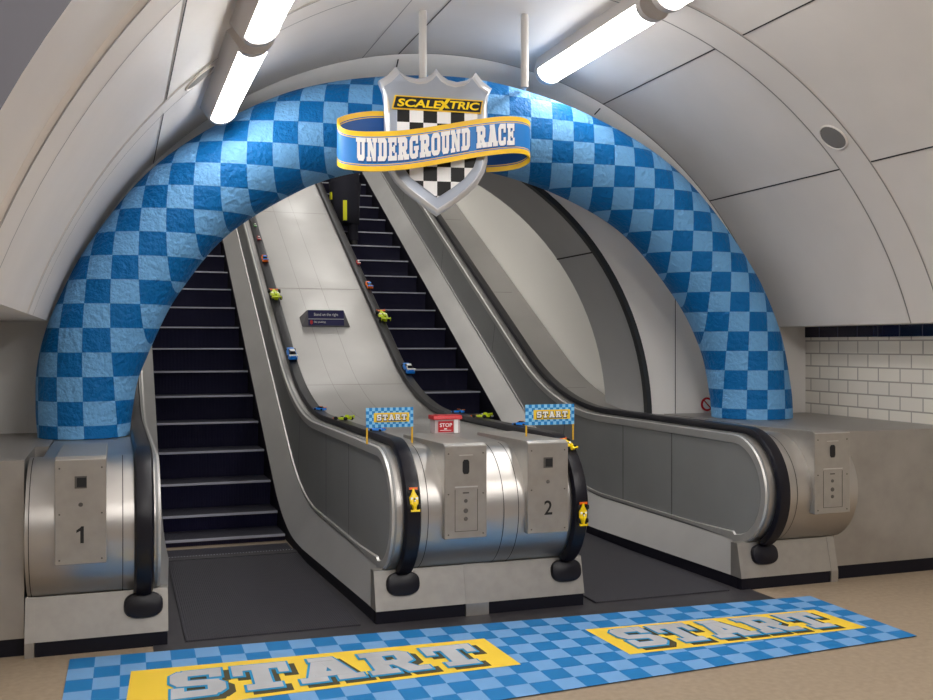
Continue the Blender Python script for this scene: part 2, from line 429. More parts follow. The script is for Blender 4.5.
# ------------------------------------------------------------------ ESCALATOR BAYS
def bay(name, x0, x1, xl, xr, label):
    """x0,x1 step band; xl,xr landing width"""
    root = tag(empty(name, ((x0 + x1) / 2, 7.5, 0)), label, 'escalator', 'escalators'); kids = []
    b = MB(); b.prism_x([(5.46, 0.001), (7.5, 0.001), (7.5, 0.012), (5.46, 0.012)], x0, x1)
    kids.append(b.build('landing_plate', 'plate'))
    b = MB(); b.box(x0, x1, 7.5, 7.61, 0.0, 0.016); b.box(x0, x1, 7.6, 7.66, -0.01, 0.003)
    for k in range(44):
        x = x0 + 0.01 + (x1 - x0 - 0.02) * k / 43; b.box(x - 0.004, x + 0.004, 7.6, 7.66, 0.004, 0.014)
    kids.append(b.build('comb_plate', 'plate_smooth'))
    reparent_local(root, kids)
    proto = None; Y = 7.66
    while Y < YEND - 0.4:
        z = nos(Y); zn = nos(Y + 0.4)
        if proto is None:
            b = MB()
            rp = [(0.0, -0.006), (0.012, -0.03), (0.02, -0.08), (0.028, -0.15), (0.03, -0.26), (0.06, -0.26), (0.06, -0.03), (0.42, -0.03), (0.42, -0.004), (0.03, -0.002)]
            b.prism_x(rp, x0 + 0.006, x1 - 0.006)
            for q in range(len(b.f)):
                b.m[q] = 0
            b.m[2 + 8] = 1; b.m[2 + 9] = 1
            st = b.build('step', ['riser', 'tread'])
            b = MB(); b.box(x0 + 0.008, x1 - 0.008, -0.004, 0.03, -0.016, 0.0)
            b.build('step_edge', 'edge', st)
            proto = st
        else: st = copy_tree(proto)
        st.parent = root; st.matrix_parent_inverse = Matrix.Translation(root.location).inverted()
        st.location = (0, Y, z + 0.002)
        Y += 0.4
    return root
E1 = (0.345, 1.285, 0.256, 1.37); E2 = (2.745, 3.685, 2.66, 3.77)
bay('escalator', *E1, 'left escalator flight of dark steps rising beside the box numbered 1')
bay('escalator', *E2, 'right escalator flight of dark steps rising behind the box numbered 2')

# ------------------------------------------------------------------ BALUSTRADES
BY, BZ, BR = 5.66, 0.623, 0.362
def arc(r, a0, a1, n): return [(BY + r * cos(radians(a0 + (a1 - a0) * k / n)), BZ + r * sin(radians(a0 + (a1 - a0) * k / n))) for k in range(n + 1)]

def handrail(root, x, kids):
    w, t = 0.048, 0.028
    prof = [(-w, -0.004), (-w * 0.98, 0.012), (-w * 0.75, t), (0, t + 0.004), (w * 0.75, t), (w * 0.98, 0.012), (w, -0.004), (w * 0.7, -0.022), (-w * 0.7, -0.022)]
    path = [(Y, hrz(Y)) for Y in reversed(ys(BY + 0.1, YEND))] + arc(BR + 0.015, 90, 238, 26)
    rows = []
    for k, (Y, z) in enumerate(path):
        a = path[max(0, k - 1)]; c = path[min(len(path) - 1, k + 1)]
        ty, tz = c[0] - a[0], c[1] - a[1]; L = sqrt(ty * ty + tz * tz); ty /= L; tz /= L
        ny, nz = tz, -ty                       # outward (up while running towards the viewer)
        rows.append([(x + px, Y + ny * pn, z + nz * pn) for px, pn in prof])
    b = MB(); b.grid(rows, True); b.poly(rows[0]); b.poly(rows[-1])
    kids.append(b.build('handrail', 'rubber', smooth=40))
    # boot where the rail enters the plinth
    b = MB(); rows = []; n = 28
    fy, fz = 0.225, 0.974        # the plinth face leans back
    for h, s in ((-0.02, 1.0), (0.012, 1.0), (0.024, 0.95), (0.028, 0.85)):
        row = []
        for q in [2 * pi * w_ / n for w_ in range(n)]:
            cx_ = 0.098 * s * (abs(cos(q)) ** 0.75) * (1 if cos(q) >= 0 else -1); cz_ = 0.068 * s * (abs(sin(q)) ** 0.75) * (1 if sin(q) >= 0 else -1)
            row.append((x + cx_, 5.482 + cz_ * fy - h * fz, 0.215 + cz_ * fz + h * fy))
        rows.append(row)
    b.grid(rows, True); b.poly(rows[0]); b.poly(rows[-1]); kids.append(b.build('handrail_boot', 'rubber', smooth=40))

def side(root, xp, xland, xs, out, kids):
    """balustrade face at x=xp looking towards out (+1/-1), skirt flaring to xland (landing) / xs (steps)"""
    b = MB(); rows = []
    front = [BY - BR * cos(radians(a)) for a in range(0, 91, 6)]
    Y_all = front + ys(BY + 0.15, YEND)
    for Y in Y_all:
        if Y < BY: h = sqrt(max(1e-6, BR ** 2 - (BY - Y) ** 2)); lo, hi = max(BZ - h, 0.262), BZ + h
        else: lo, hi = skt(Y) - 0.02, dck(Y) - 0.004
        rows.append([(xp, Y, lo), (xp, Y, hi), (xp - out * 0.0115, Y, hi), (xp - out * 0.0115, Y, lo)])
    b.grid(rows, True); b.poly(rows[0]); b.poly(rows[-1]); kids.append(b.build('side_panel', 'panel'))
    pan = kids[-1]
    # vertical joints between the panels
    bs = MB()
    for Y in (6.45, 7.2, 8.4, 10.2, 12.0, 13.8, 15.6):
        sl = 0.0 if Y < 8 else -0.12
        x = xp + out * 0.002; bs.poly([(x, Y - 0.004, skt(Y)), (x, Y + 0.004, skt(Y)), (x, Y + 0.004 + sl, dck(Y + sl) - 0.03), (x, Y - 0.004 + sl, dck(Y + sl) - 0.03)])
    kids.append(bs.build('panel_joint', 'seam'))
    # polished border following the outline
    path = [(Y, skt(Y) + 0.026) for Y in reversed(ys(BY, YEND))] + arc(BR - 0.034, 268, 92, 28) + [(Y, dck(Y) - 0.034) for Y in ys(BY + 0.05, YEND)]
    rows = []
    for k, (Y, z) in enumerate(path):
        a = path[max(0, k - 1)]; c = path[min(len(path) - 1, k + 1)]
        ty, tz = c[0] - a[0], c[1] - a[1]; L = sqrt(ty * ty + tz * tz) or 1; ny, nz = -tz / L, ty / L
        wd = 0.030 if (Y < BY + 0.02 or z > 0.7 + (skt(Y) - 0.285)) else 0.012
        rows.append([(xp + out * 0.001, Y + ny * wd, z + nz * wd), (xp + out * 0.014, Y + ny * wd * 0.8, z + nz * wd * 0.8), (xp + out * 0.014, Y - ny * wd * 0.8, z - nz * wd * 0.8), (xp + out * 0.001, Y - ny * wd, z - nz * wd)])
    b = MB(); b.grid(rows, True); kids.append(b.build('panel_border', 'steel_lite', smooth=35))
    # flared skirt of satin steel and the black skirting under it
    def xsk(Y): t = min(1, max(0, (Y - 5.6) / 1.7)); return xland + (xs - xland) * t
    b = MB(); rows = []; k2 = MB(); r2 = []
    for Y in [5.5, 5.56] + ys(5.66, YEND):
        top = skt(Y) if Y > 5.6 else 0.285
        bt = nos(Y) + 0.075
        rows.append([(xp - out * 0.004, Y, top), (xp + out * 0.006, Y, top), (xsk(Y), Y, bt), (xsk(Y) - out * 0.012, Y, bt)])
        r2.append([(xsk(Y) - out * 0.002, Y, bt), (xsk(Y) - out * 0.012, Y, bt - 0.001), (xsk(Y) - out * 0.012, Y, max(0.0, bt - 0.08) if Y < 7.7 else bt - 0.42), (xsk(Y) - out * 0.002, Y, max(0.0, bt - 0.08) if Y < 7.7 else bt - 0.42)])
    b.grid(rows, True); b.poly(rows[0]); b.poly(rows[-1]); kids.append(b.build('skirt', 'skirt', smooth=30))
    k2.grid(r2, True); k2.poly(r2[0]); k2.poly(r2[-1]); kids.append(k2.build('skirting', 'black'))

def bullnose(root, x0, x1, kids, joints=()):
    b = MB(); pts = arc(BR, 90, 270, 36)
    b.prism_x(pts, x0 + 0.012, x1 - 0.012); kids.append(b.build('bullnose', 'steel', smooth=30))
    for x in joints:
        b = MB(); p = arc(BR + 0.0015, 95, 262, 30); b.grid([[(x - 0.002, Y, z), (x + 0.002, Y, z)] for Y, z in p])
        kids.append(b.build('bullnose_joint', 'seam'))

def deck(x0, x1, kids, seams, long=()):
    b = MB(); rows = []
    for Y in ys(BY, YEND):
        z = dck(Y); rows.append([(x0, Y, z), (x1, Y, z), (x1, Y, z - 0.06), (x0, Y, z - 0.06)])
    b.grid(rows, True); b.poly(rows[0]); b.poly(rows[-1]); kids.append(b.build('deck', 'steel_deck', smooth=40))
    b = MB(); e = 0.0015
    for Y in seams: b.poly([(x0 + 0.1, Y - 0.005, dck(Y - 0.005) + e), (x1 - 0.1, Y - 0.005, dck(Y - 0.005) + e), (x1 - 0.1, Y + 0.005, dck(Y + 0.005) + e), (x0 + 0.1, Y + 0.005, dck(Y + 0.005) + e)])
    for x in long: b.grid([[(x - 0.002, Y, dck(Y) + e), (x + 0.002, Y, dck(Y) + e)] for Y in ys(6.9, YEND)])
    kids.append(b.build('deck_joint', 'softseam'))

def plinth(x0, x1, kids, gaps):
    """slanted steel plinth with black kick strip, gaps=[(a,b)] where a cover strip reaches the floor"""
    segs = []; x = x0
    for a, c in gaps: segs.append((x, a)); x = c
    segs.append((x, x1))
    for a, c in segs:
        if c - a < 0.02: continue
        b = MB(); b.prism_x([(5.45, 0.075), (5.5, 0.292), (5.57, 0.292), (5.57, 0.075)], a, c); kids.append(b.build('plinth', 'steel_box'))
        b = MB(); b.box(a + 0.004, c - 0.004, 5.456, 5.56, 0.0, 0.075); kids.append(b.build('kick_strip', 'black'))
    for a, c in gaps:
        b = MB(); b.prism_x([(5.448, 0.0), (5.448, 0.075), (5.498, 0.295), (5.6, 0.295), (5.6, 0.0)], a, c)
        o = b.build('cover_strip', 'steel_box'); kids.append(o)

FONT_CACHE = {}
def text_polys(s, size=1.0, bold=0.0):
    key = (s, size, bold)
    if key in FONT_CACHE: return FONT_CACHE[key]
    cu = bpy.data.curves.new('txt', 'FONT'); cu.body = s; cu.size = size; cu.offset = bold; cu.resolution_u = 4
    o = bpy.data.objects.new('txt', cu); COL.objects.link(o)
    dg = bpy.context.evaluated_depsgraph_get(); me = bpy.data.meshes.new_from_object(o.evaluated_get(dg))
    v = [tuple(p.co) for p in me.vertices]; f = [tuple(p.vertices) for p in me.polygons]
    bpy.data.objects.remove(o); bpy.data.curves.remove(cu); bpy.data.meshes.remove(me)
    xs_ = [p[0] for p in v]; y_ = [p[1] for p in v]
    w = max(xs_) - min(xs_); h = max(y_) - min(y_); mx = min(xs_); my = min(y_)
    v = [((p[0] - mx) / w, (p[1] - my) / h) for p in v]
    FONT_CACHE[key] = (v, f); return v, f

def put_text(name, s, fn, m, parent=None, bold=0.0):
    """fn maps unit (u,v) to 3-D"""
    v, f = text_polys(s, 1.0, bold); me = bpy.data.meshes.new(name)
    me.from_pydata([fn(u, w) for u, w in v], [], f); me.materials.append(M[m])
    o = bpy.data.objects.new(name, me); COL.objects.link(o)
    if parent: o.parent = parent
    return o

BF = 5.27      # front plane of the control boxes
def control_box(x0, x1, number, kids, extra=()):
    b = MB(); b.prism_x([(BF, 0.49), (BF, 1.005), (BF + 0.03, 1.02), (6.12, 1.005), (6.12, 0.9), (5.55, 0.49)], x0, x1)
    box = b.build('control_box', 'steel_box', bevel=0.004); kids.append(box)
    w = x1 - x0; cx = (x0 + x1) / 2; F = BF - 0.0015
    b = MB(); b.box(x0 + 0.004, x1 - 0.004, BF - 0.003, BF + 0.004, 1.004, 1.009); kids.append(b.build('box_lip', 'steel_lite'))
    b = MB()
    for sx in (0.09, 0.91):
        for z in (0.515, 0.74, 0.965): b.lathe([(0.0045, 0), (0.004, -0.003)], (x0 + w * sx, BF, z), 8, 0, 'Y')
    kids.append(b.build('screw', 'engrave'))
    if number:
        b = MB(); b.box(cx - 0.028, cx + 0.028, BF - 0.004, BF + 0.01, 0.865, 0.925)
        kids.append(b.build('key_slot', 'engrave')); b = MB(); b.box(cx - 0.018, cx + 0.026, BF - 0.006, BF, 0.872, 0.918); kids.append(b.build('key_flap', 'dark'))
        b = MB(); b.lathe([(0.011, 0), (0.009, -0.004)], (cx, BF, 0.785), 14, 0, 'Y'); kids.append(b.build('key_switch', 'engrave'))
        h = 0.082; wd = 0.04 if number == '1' else 0.05
        if number == '1':
            b = MB(); y_ = F - 0.001; b.poly([(cx - .002, y_, .595), (cx + .014, y_, .595), (cx + .014, y_, .678), (cx + .002, y_, .678), (cx - .002, y_, .672)]); b.poly([(cx - .002, y_, .672), (cx - .02, y_, .660), (cx - .02, y_, .647), (cx - .002, y_, .656)]); kids.append(b.build('number', 'ink'))
        else: kids.append(put_text('number', number, lambda u, v: (cx - wd / 2 + u * wd, F - 0.001, 0.595 + v * h), 'ink', bold=0.012))
    else:
        b = MB()
        pts = [(cx + 0.019 * sx, z) for sx, z in ((-0.6, 0.85), (0.6, 0.85), (1, 0.862), (1, 0.918), (0.6, 0.93), (-0.6, 0.93), (-1, 0.918), (-1, 0.862))]
        b.poly([(x, BF - 0.004, z) for x, z in pts]); b.grid([[(x, y, z) for x, z in pts] for y in (BF - 0.004, BF + 0.01)], True)
        kids.append(b.build('key_slot', 'dark'))
        b = MB(); b.box(x0 + w * 0.24, x1 - w * 0.22, BF - 0.004, BF, 0.775, 0.781); b.box(x0 + w * 0.34, x1 - w * 0.34, BF - 0.004, BF, 0.953, 0.957)
        kids.append(b.build('light_slit', 'steel_lite'))
        b = MB()
        for a in ((x0 + w * .24, x0 + w * .25, .53, .765), (x1 - w * .23, x1 - w * .22, .53, .765), (x0 + w * .24, x1 - w * .22, .53, .533)): b.box(a[0], a[1], BF - 0.002, BF, a[2], a[3])
        kids.append(b.build('hatch_outline', 'engrave'))
        for z, r in ((0.745, 0), (0.70, 0.011), (0.645, 0.014), (0.60, 0.012)):
            b = MB()
            if r: b.lathe([(r, 0), (r * 0.9, -0.0025)], (cx, BF, z), 14, 0, 'Y')
            else: b.box(cx - 0.018, cx + 0.018, BF - 0.002, BF, z - 0.004, z + 0.004)
            kids.append(b.build('pictogram', 'engrave'))
    return box

# left unit
r = tag(empty('escalator_balustrade', (-0.1, 5.66, 0)), 'left steel escalator newel with the box numbered 1', 'balustrade', 'escalator balustrades'); k = []
bullnose(r, -0.435, 0.2, k, (-0.405, 0.03)); deck(-0.36, 0.188, k, (7.0, 8.9, 10.6)); plinth(-0.435, 0.256, k, [(-0.435, -0.39)])
side(r, 0.2, 0.256, 0.345, 1, k); handrail(r, 0.133, k); control_box(-0.285, -0.047, '1', k); reparent_local(r, k)
# centre unit
r = tag(empty('escalator_balustrade', (2.0, 5.66, 0)), 'centre steel balustrade between the two flights with the box numbered 2', 'balustrade', 'escalator balustrades'); k = []
bullnose(r, 1.44, 2.59, k, (1.63, 2.08, 2.17)); deck(1.452, 2.578, k, (7.05, 8.85, 10.6, 12.4, 14.2), (1.83, 2.07)); plinth(1.37, 2.66, k, [(1.905, 2.045)])
side(r, 1.44, 1.37, 1.285, -1, k); side(r, 2.59, 2.66, 2.745, 1, k); handrail(r, 1.535, k); handrail(r, 2.55, k)
control_box(1.716, 1.966, None, k); control_box(2.215, 2.468, '2', k); reparent_local(r, k)
# right unit
r = tag(empty('escalator_balustrade', (4.2, 5.66, 0)), 'right steel balustrade with long grey side panel and unnumbered box', 'balustrade', 'escalator balustrades'); k = []
bullnose(r, 3.86, 4.565, k, (4.08,)); deck(3.872, 4.36, k, (8.7, 10.6, 12.4, 14.2)); plinth(3.77, 4.52, k, [(4.465, 4.52)])
side(r, 3.86, 3.77, 3.685, -1, k); handrail(r, 3.96, k); control_box(4.19, 4.465, None, k); reparent_local(r, k)

# ------------------------------------------------------------------ BLOCK LETTERS (slab serif), each letter a list of convex polygons
def R_(a, b_, c, d): return [(a, b_), (c, b_), (c, d), (a, d)]
GL = {
 'T': (0.92, [R_(0, .78, .92, 1), R_(.32, 0, .60, 1), R_(.18, 0, .74, .2), R_(0, .58, .17, 1), R_(.75, .58, .92, 1)]),
 'A': (1.0, [[(.06, 0), (.34, 0), (.62, 1), (.32, 1)], [(.66, 0), (.96, 0), (.68, 1), (.38, 1)], R_(.24, .2, .78, .4), R_(-.02, 0, .42, .19), R_(.58, 0, 1.02, .19), R_(.24, .84, .66, 1)]),
 'R': (1.0, [R_(.1, 0, .38, 1), R_(0, .8, .62, 1), R_(.3, .38, .64, .57), [(.6, .38), (.72, .40), (.86, .5), (.86, .88), (.72, .98), (.6, 1)], [(.42, .45), (.68, .45), (.94, 0), (.62, 0)], R_(0, 0, .48, .19), R_(.64, 0, 1.02, .19)]),
 'S': (0.86, [[(.12, .78), (.8, .78), (.7, 1), (.2, 1)], [(0, .58), (.12, .42), (.28, .5), (.28, .92), (.12, .98), (0, .86)], [(.1, .42), (.74, .38), (.78, .58), (.1, .62)], [(.58, .1), (.76, .06), (.86, .18), (.86, .42), (.74, .56), (.58, .5)], [(.14, 0), (.7, 0), (.78, .22), (.04, .22)], R_(.62, .66, .82, 1), R_(.02, 0, .22, .36)]),
 'U': (0.84, [R_(.1, .12, .32, 1), R_(.52, .12, .74, 1), [(.2, 0), (.64, 0), (.74, .14), (.64, .22), (.2, .22), (.1, .14)], R_(0, .86, .42, 1), R_(.44, .86, .84, 1)]),
 'N': (0.92, [R_(.1, 0, .28, 1), R_(.64, 0, .82, 1), [(.1, 1), (.34, 1), (.82, 0), (.58, 0)], R_(0, 0, .38, .14), R_(0, .86, .3, 1), R_(.54, .86, .92, 1)]),
 'D': (0.84, [R_(.1, 0, .32, 1), R_(0, .84, .6, 1), R_(0, 0, .6, .16), [(.54, 0), (.66, .02), (.8, .16), (.8, .84), (.66, .98), (.54, 1)]]),
 'E': (0.8, [R_(.1, 0, .32, 1), R_(0, .84, .76, 1), R_(0, 0, .78, .16), R_(.2, .43, .56, .58), R_(.62, .7, .76, 1), R_(.64, 0, .78, .3), R_(.5, .36, .62, .65)]),
 'G': (0.86, [[(.0, .2), (.12, .04), (.24, .1), (.24, .9), (.12, .96), (0, .8)], [(.12, .82), (.7, .82), (.62, 1), (.2, 1)], [(.2, 0), (.62, 0), (.72, .18), (.12, .18)], R_(.54, .06, .76, .5), R_(.42, .38, .84, .52), R_(.6, .68, .76, 1)]),
 'O': (0.82, [[(.0, .2), (.12, .04), (.24, .1), (.24, .9), (.12, .96), (0, .8)], [(.58, .1), (.7, .04), (.82, .2), (.82, .8), (.7, .96), (.58, .9)], [(.12, .82), (.7, .82), (.62, 1), (.2, 1)], [(.2, 0), (.62, 0), (.7, .18), (.12, .18)]]),
 'C': (0.8, [[(.0, .2), (.12, .04), (.24, .1), (.24, .9), (.12, .96), (0, .8)], [(.12, .82), (.68, .82), (.6, 1), (.2, 1)], [(.2, 0), (.6, 0), (.7, .18), (.12, .18)], R_(.56, .62, .74, 1), R_(.56, .04, .74, .34)]),
 ' ': (0.4, []),
}
def grow(poly, e):
    n = len(poly); ar = sum(poly[i][0] * poly[(i + 1) % n][1] - poly[(i + 1) % n][0] * poly[i][1] for i in range(n))
    if ar < 0: poly = poly[::-1]
    out = []
    for i in range(n):
        a, c, d = Vector(poly[i - 1]), Vector(poly[i]), Vector(poly[(i + 1) % n])
        t1 = (c - a).normalized(); t2 = (d - c).normalized(); n1 = Vector((t1.y, -t1.x)); n2 = Vector((t2.y, -t2.x)); bs = n1 + n2
        out.append(tuple(c + bs * (e / max(0.35, 1 + n1.dot(n2)))))
    return out
def word(mb, s, fn, e=0.0, gap=0.1, thick=True, mi=0, sub=1):
    """fn(u,v,h): u 0..1 along word, v 0..1 height, h 0/1 back/front"""
    W = sum(GL[c][0] + gap for c in s) - gap; x = 0
    for c in s:
        for n_, p in enumerate(GL[c][1]):
            q = grow(p, e); q = [((x + a) / W, bb) for a, bb in q]
            top = [fn(a, bb, 1 + 0.25 * n_) for a, bb in q]; mb.poly(top, mi)
            if thick: mb.grid([[fn(a, bb, 0) for a, bb in q], top], True, mi)
        x += GL[c][0] + gap

# ------------------------------------------------------------------ START MAT
Z0 = 0.007
def bil(c, s, t): # c = far-left, far-right, near-right, near-left
    fl, fr, nr, nl = c
    return tuple((fl[i] * (1 - s) + fr[i] * s) * (1 - t) + (nl[i] * (1 - s) + nr[i] * s) * t for i in (0, 1))
MC = [(-0.219, 5.35), (4.078, 5.173), (4.062, 4.275), (-0.235, 3.985)]
root = tag(empty('floor_mat', (1.9, 4.7, 0)), 'long blue chequered START floor mat lying in front of the escalators', 'mat')
k = []
b = MB(); n = 36
top = [[(*bil(MC, i / n, j / 8), Z0) for i in range(n + 1)] for j in range(9)]
uv = [[(i / n, j / 8) for i in range(n + 1)] for j in range(9)]
# uv nudged off the cell borders is not needed: cells are whole faces
b.grid(top, uvs=uv)
rim_ = [(*p, Z0) for p in MC]; low = [(*p, 0.0045) for p in MC]
b.grid([rim_, low], True, mi=1)
k.append(b.build('mat_sheet', ['mat', 'rim']))
for pl, (u0, u1, v0, v1) in (([(0.066, 5.048), (1.846, 4.992), (1.867, 4.528), (0.03, 4.47)], (0.10, 0.93, 0.17, 0.84)),
                             ([(2.427, 4.966), (3.886, 4.893), (3.916, 4.486), (2.447, 4.492)], (0.06, 0.93, 0.12, 0.84))):
    b = MB(); b.poly([(*p, Z0 + 0.0015) for p in pl]); k.append(b.build('yellow_panel', 'yellow')); pan = k[-1]
    def fn(dz, du=0, dv=0): return lambda u, v, h: (*bil(pl, u0 + (u1 - u0) * u + du, v1 - (v1 - v0) * v + dv), Z0 + dz + 0.0006 * h)
    b = MB(); word(b, 'START', fn(0.002, 0.017, 0.07), 0.03, 0.13); k.append(b.build('letter_shadow', 'shadow'))
    b = MB(); word(b, 'START', fn(0.0045), 0.04, 0.13); k.append(b.build('letter_outline', 'cyan'))
    b = MB(); word(b, 'START', fn(0.007), 0.0, 0.13); k.append(b.build('lettering', 'silver'))
reparent_local(root, k)

# ------------------------------------------------------------------ INFLATABLE ARCH
ctrl = [(-0.19, .99), (-0.185, 1.2), (-.155, 1.45), (-.05, 1.74), (.12, 2.07), (.46, 2.5), (.97, 2.85), (1.42, 3.03), (2.02, 3.125), (2.55, 3.11), (3.2, 2.945), (3.81, 2.63), (4.32, 2.09), (4.58, 1.63), (4.68, 1.22), (4.70, .99)]
ctrl = [(x_ * 1.0285, z_ if z_ < 1.0 else 1.57 + (z_ - 1.57) * 1.0285) for x_, z_ in ctrl]
def catmull(P, per):
    out = []; P = [(2 * P[0][0] - P[1][0], 2 * P[0][1] - P[1][1])] + P + [(2 * P[-1][0] - P[-2][0], 2 * P[-1][1] - P[-2][1])]
    for i in range(1, len(P) - 2):
        for q in range(per):
            t = q / per; r_ = []
            for d in (0, 1):
                p0, p1, p2, p3 = P[i - 1][d], P[i][d], P[i + 1][d], P[i + 2][d]
                r_.append(0.5 * (2 * p1 + (p2 - p0) * t + (2 * p0 - 5 * p1 + 4 * p2 - p3) * t * t + (3 * p1 - p0 - 3 * p2 + p3) * t ** 3))
            out.append(tuple(r_))
    out.append(P[-2]); return out
AY = 6.85
cen = catmull(ctrl, 8); rows = []; NA = 40
for i, (X, z) in enumerate(cen):
    a = cen[max(0, i - 1)]; c = cen[min(len(cen) - 1, i + 1)]
    tx, tz = c[0] - a[0], c[1] - a[1]; L = sqrt(tx * tx + tz * tz); nx, nz = -tz / L, tx / L
    if i in (0, len(cen) - 1): nx, nz = (-1, 0) if i == 0 else (1, 0)
    f = i / (len(cen) - 1); rr = 0.276 + 0.042 * min(1, f * 6)
    rows.append([(X + nx * rr * cos(q), AY + rr * sin(q), z + nz * rr * cos(q)) for q in [2 * pi * w / NA for w in range(NA)]])
b = MB(); b.grid(rows, True); b.poly(rows[0]); b.poly(rows[-1])
ar = b.build('inflatable_arch', 'arch', smooth=60)
tag(ar, 'large blue chequered inflatable arch spanning both escalators', 'arch')

# hanging poles from the vault, steadying the arch
for (x, zt, lab) in ((1.858, 3.2, 'pale hanging pole behind the silver shield, left of the two poles'), (2.566, 3.285, 'pale hanging pole right of the silver shield, beside the ceiling lamp')):
    PYY = 6.16; zc = VZ + sqrt(VR * VR - (x - VX) ** 2)
    p = tag(empty('hanging_pole', (x, PYY, zt)), lab, 'pole', 'hanging poles'); kk = []
    b = MB(); b.tube([(x, PYY, zt), (x, PYY, zc - 0.002)], 0.026, 14); kk.append(b.build('pole', 'pole', smooth=40))
    b = MB(); b.tube([(x, PYY, zt + 0.02)] + ([(x, 6.535, zt + 0.02)] if x < 2 else [(2.775, 6.655, 3.42)]), 0.014, 10); kk.append(b.build('stay', 'pole', smooth=40))
    reparent_local(p, kk)

# ------------------------------------------------------------------ SHIELD SIGN
SY = 6.05
def zs(px, py): # pixels of the enlarged crest drawing -> metres on the sign plane
    return (1.925 + (px - 503) * 0.001575, 2.392 + (660 - py) * 0.001495)
OUT = [(335, 36), (352, 58), (380, 74), (420, 82), (455, 76), (482, 58), (499, 36), (520, 62), (548, 80), (585, 88), (625, 78), (648, 60), (662, 42), (692, 80), (730, 108), (716, 140), (710, 180), (710, 300), (712, 420), (700, 470), (672, 520), (630, 565), (570, 615), (505, 660), (440, 612), (375, 562), (335, 520), (306, 470), (298, 420), (292, 300), (290, 190), (283, 145), (266, 100), (300, 76)]
sh = tag(empty('crest_sign', (1.925, SY, 2.39)), 'silver crest sign with chequered field and blue ribbon on the arch crown', 'sign'); k = []
O3 = [zs(*p) for p in OUT]; cxs, czs = 1.925, 2.86
def insc(p, s): return (cxs + (p[0] - cxs) * s, czs + (p[1] - czs) * s)
b = MB()
lay = [(SY + 0.06, 1.0), (SY + 0.01, 1.0), (SY, 0.975), (SY - 0.004, 0.93), (SY + 0.002, 0.905)]
rows = [[(insc(p, s)[0], y, insc(p, s)[1]) for p in O3] for y, s in lay]
b.grid(rows, True); b.poly(rows[0]); b.poly(rows[-1], 1); k.append(b.build('shield_plate', ['shield', 'shield_in'], smooth=35))
# chequered field
F = [(340, 219), (668, 219), (668, 400), (652, 450), (610, 505), (560, 545), (503, 585), (450, 545), (396, 505), (357, 450), (340, 400)]
b = MB(); y = SY - 0.006
b.poly([(zs(*p)[0], y, zs(*p)[1]) for p in F], 0, [((p[0] - 334) / 56.0 + 1, (p[1] - 208.5) / 61.5) for p in F])
fo = [zs(*p) for p in F]; b.grid([[(p[0], yy, p[1]) for p in fo] for yy in (y, SY + 0.02)], True, 1)
b.uv = [u if u else [(0.5, 0.5)] * len(f) for u, f in zip(b.uv, b.f)]
k.append(b.build('chequered_field', ['cheq', 'shield']))
# name plate
def pz(p, y): q = zs(*p); return (q[0], y, q[1])
def slab_panel(name, pts, y0, y1, m):
    b = MB(); b.poly([pz(p, y0) for p in pts]); b.grid([[pz(p, y0) for p in pts], [pz(p, y1) for p in pts]], True); return b.build(name, m)
k.append(slab_panel('name_plate', [(331, 160), (690, 166), (681, 222), (318, 218)], SY - 0.016, SY, 'gold'))
k.append(slab_panel('name_field', [(336, 165), (685, 171), (677, 217), (324, 213)], SY - 0.018, SY - 0.015, 'ink'))
def nm(px0, px1, y0, y1, dy): return lambda u, v: pz((px0 + (px1 - px0) * u + 8 * v, y0 + (y1 - y0) * v + 3 * u), dy)
k.append(put_text('lettering', 'SCALE', nm(338, 512, 207, 174, SY - 0.0205), 'c_yel', bold=0.03))
k.append(put_text('lettering', 'TRIC', nm(546, 668, 207, 174, SY - 0.0205), 'c_yel', bold=0.03))
b = MB()
for q in ([(506, 216), (520, 216), (558, 164), (542, 164)], [(508, 176), (524, 176), (552, 207), (534, 207)]): b.poly([pz(p, SY - 0.0215) for p in q])
k.append(b.build('lettering', 'c_yel'))
# ribbon
for q_ in k:      # the plate itself hangs turned a little towards the concourse
    q_.data.transform(Matrix.Translation((1.925, SY + 0.03, 0)) @ Matrix.Rotation(radians(-8), 4, 'Z') @ Matrix.Translation((-1.925, -SY - 0.03, 0)))
RIB = [(1.665, 6.2, 3.062, 2.831), (1.518, 6.19, 3.051, 2.807), (1.38, 6.15, 3.016, 2.76), (1.297, 6.09, 2.975, 2.706), (1.274, 6.04, 2.941, 2.675), (1.288, 5.99, 2.895, 2.646), (1.351, 5.965, 2.873, 2.633), (1.473, 5.955, 2.874, 2.63), (1.65, 5.955, 2.893, 2.649), (1.811, 5.955, 2.923, 2.68), (1.975, 5.955, 2.959, 2.718), (2.141, 5.955, 2.997, 2.757), (2.313, 5.96, 3.03, 2.79), (2.429, 5.975, 3.042, 2.807), (2.509, 6.0, 3.04, 2.807), (2.554, 6.04, 3.029, 2.794), (2.564, 6.08, 3.012, 2.769), (2.521, 6.13, 2.986, 2.741), (2.43, 6.17, 2.968, 2.723), (2.303, 6.19, 2.953, 2.709)]
def spline4(P, per):
    out = []; n = len(P)
    for i in range(n - 1):
        for q in range(per):
            t = q / per; a, p, c, d = P[max(0, i - 1)], P[i], P[i + 1], P[min(n - 1, i + 2)]
            out.append(tuple(0.5 * (2 * p[j] + (c[j] - a[j]) * t + (2 * a[j] - 5 * p[j] + 4 * c[j] - d[j]) * t * t + (3 * p[j] - a[j] - 3 * c[j] + d[j]) * t ** 3) for j in range(4)))
    out.append(P[-1]); return out
rb = spline4(RIB, 5)
vs = [0, .13, .155, .175, .20, .80, .825, .845, .87, 1]
mi = [0, 1, 0, 1, 1, 1, 0, 1, 0]
b = MB(); rows = []; back = []
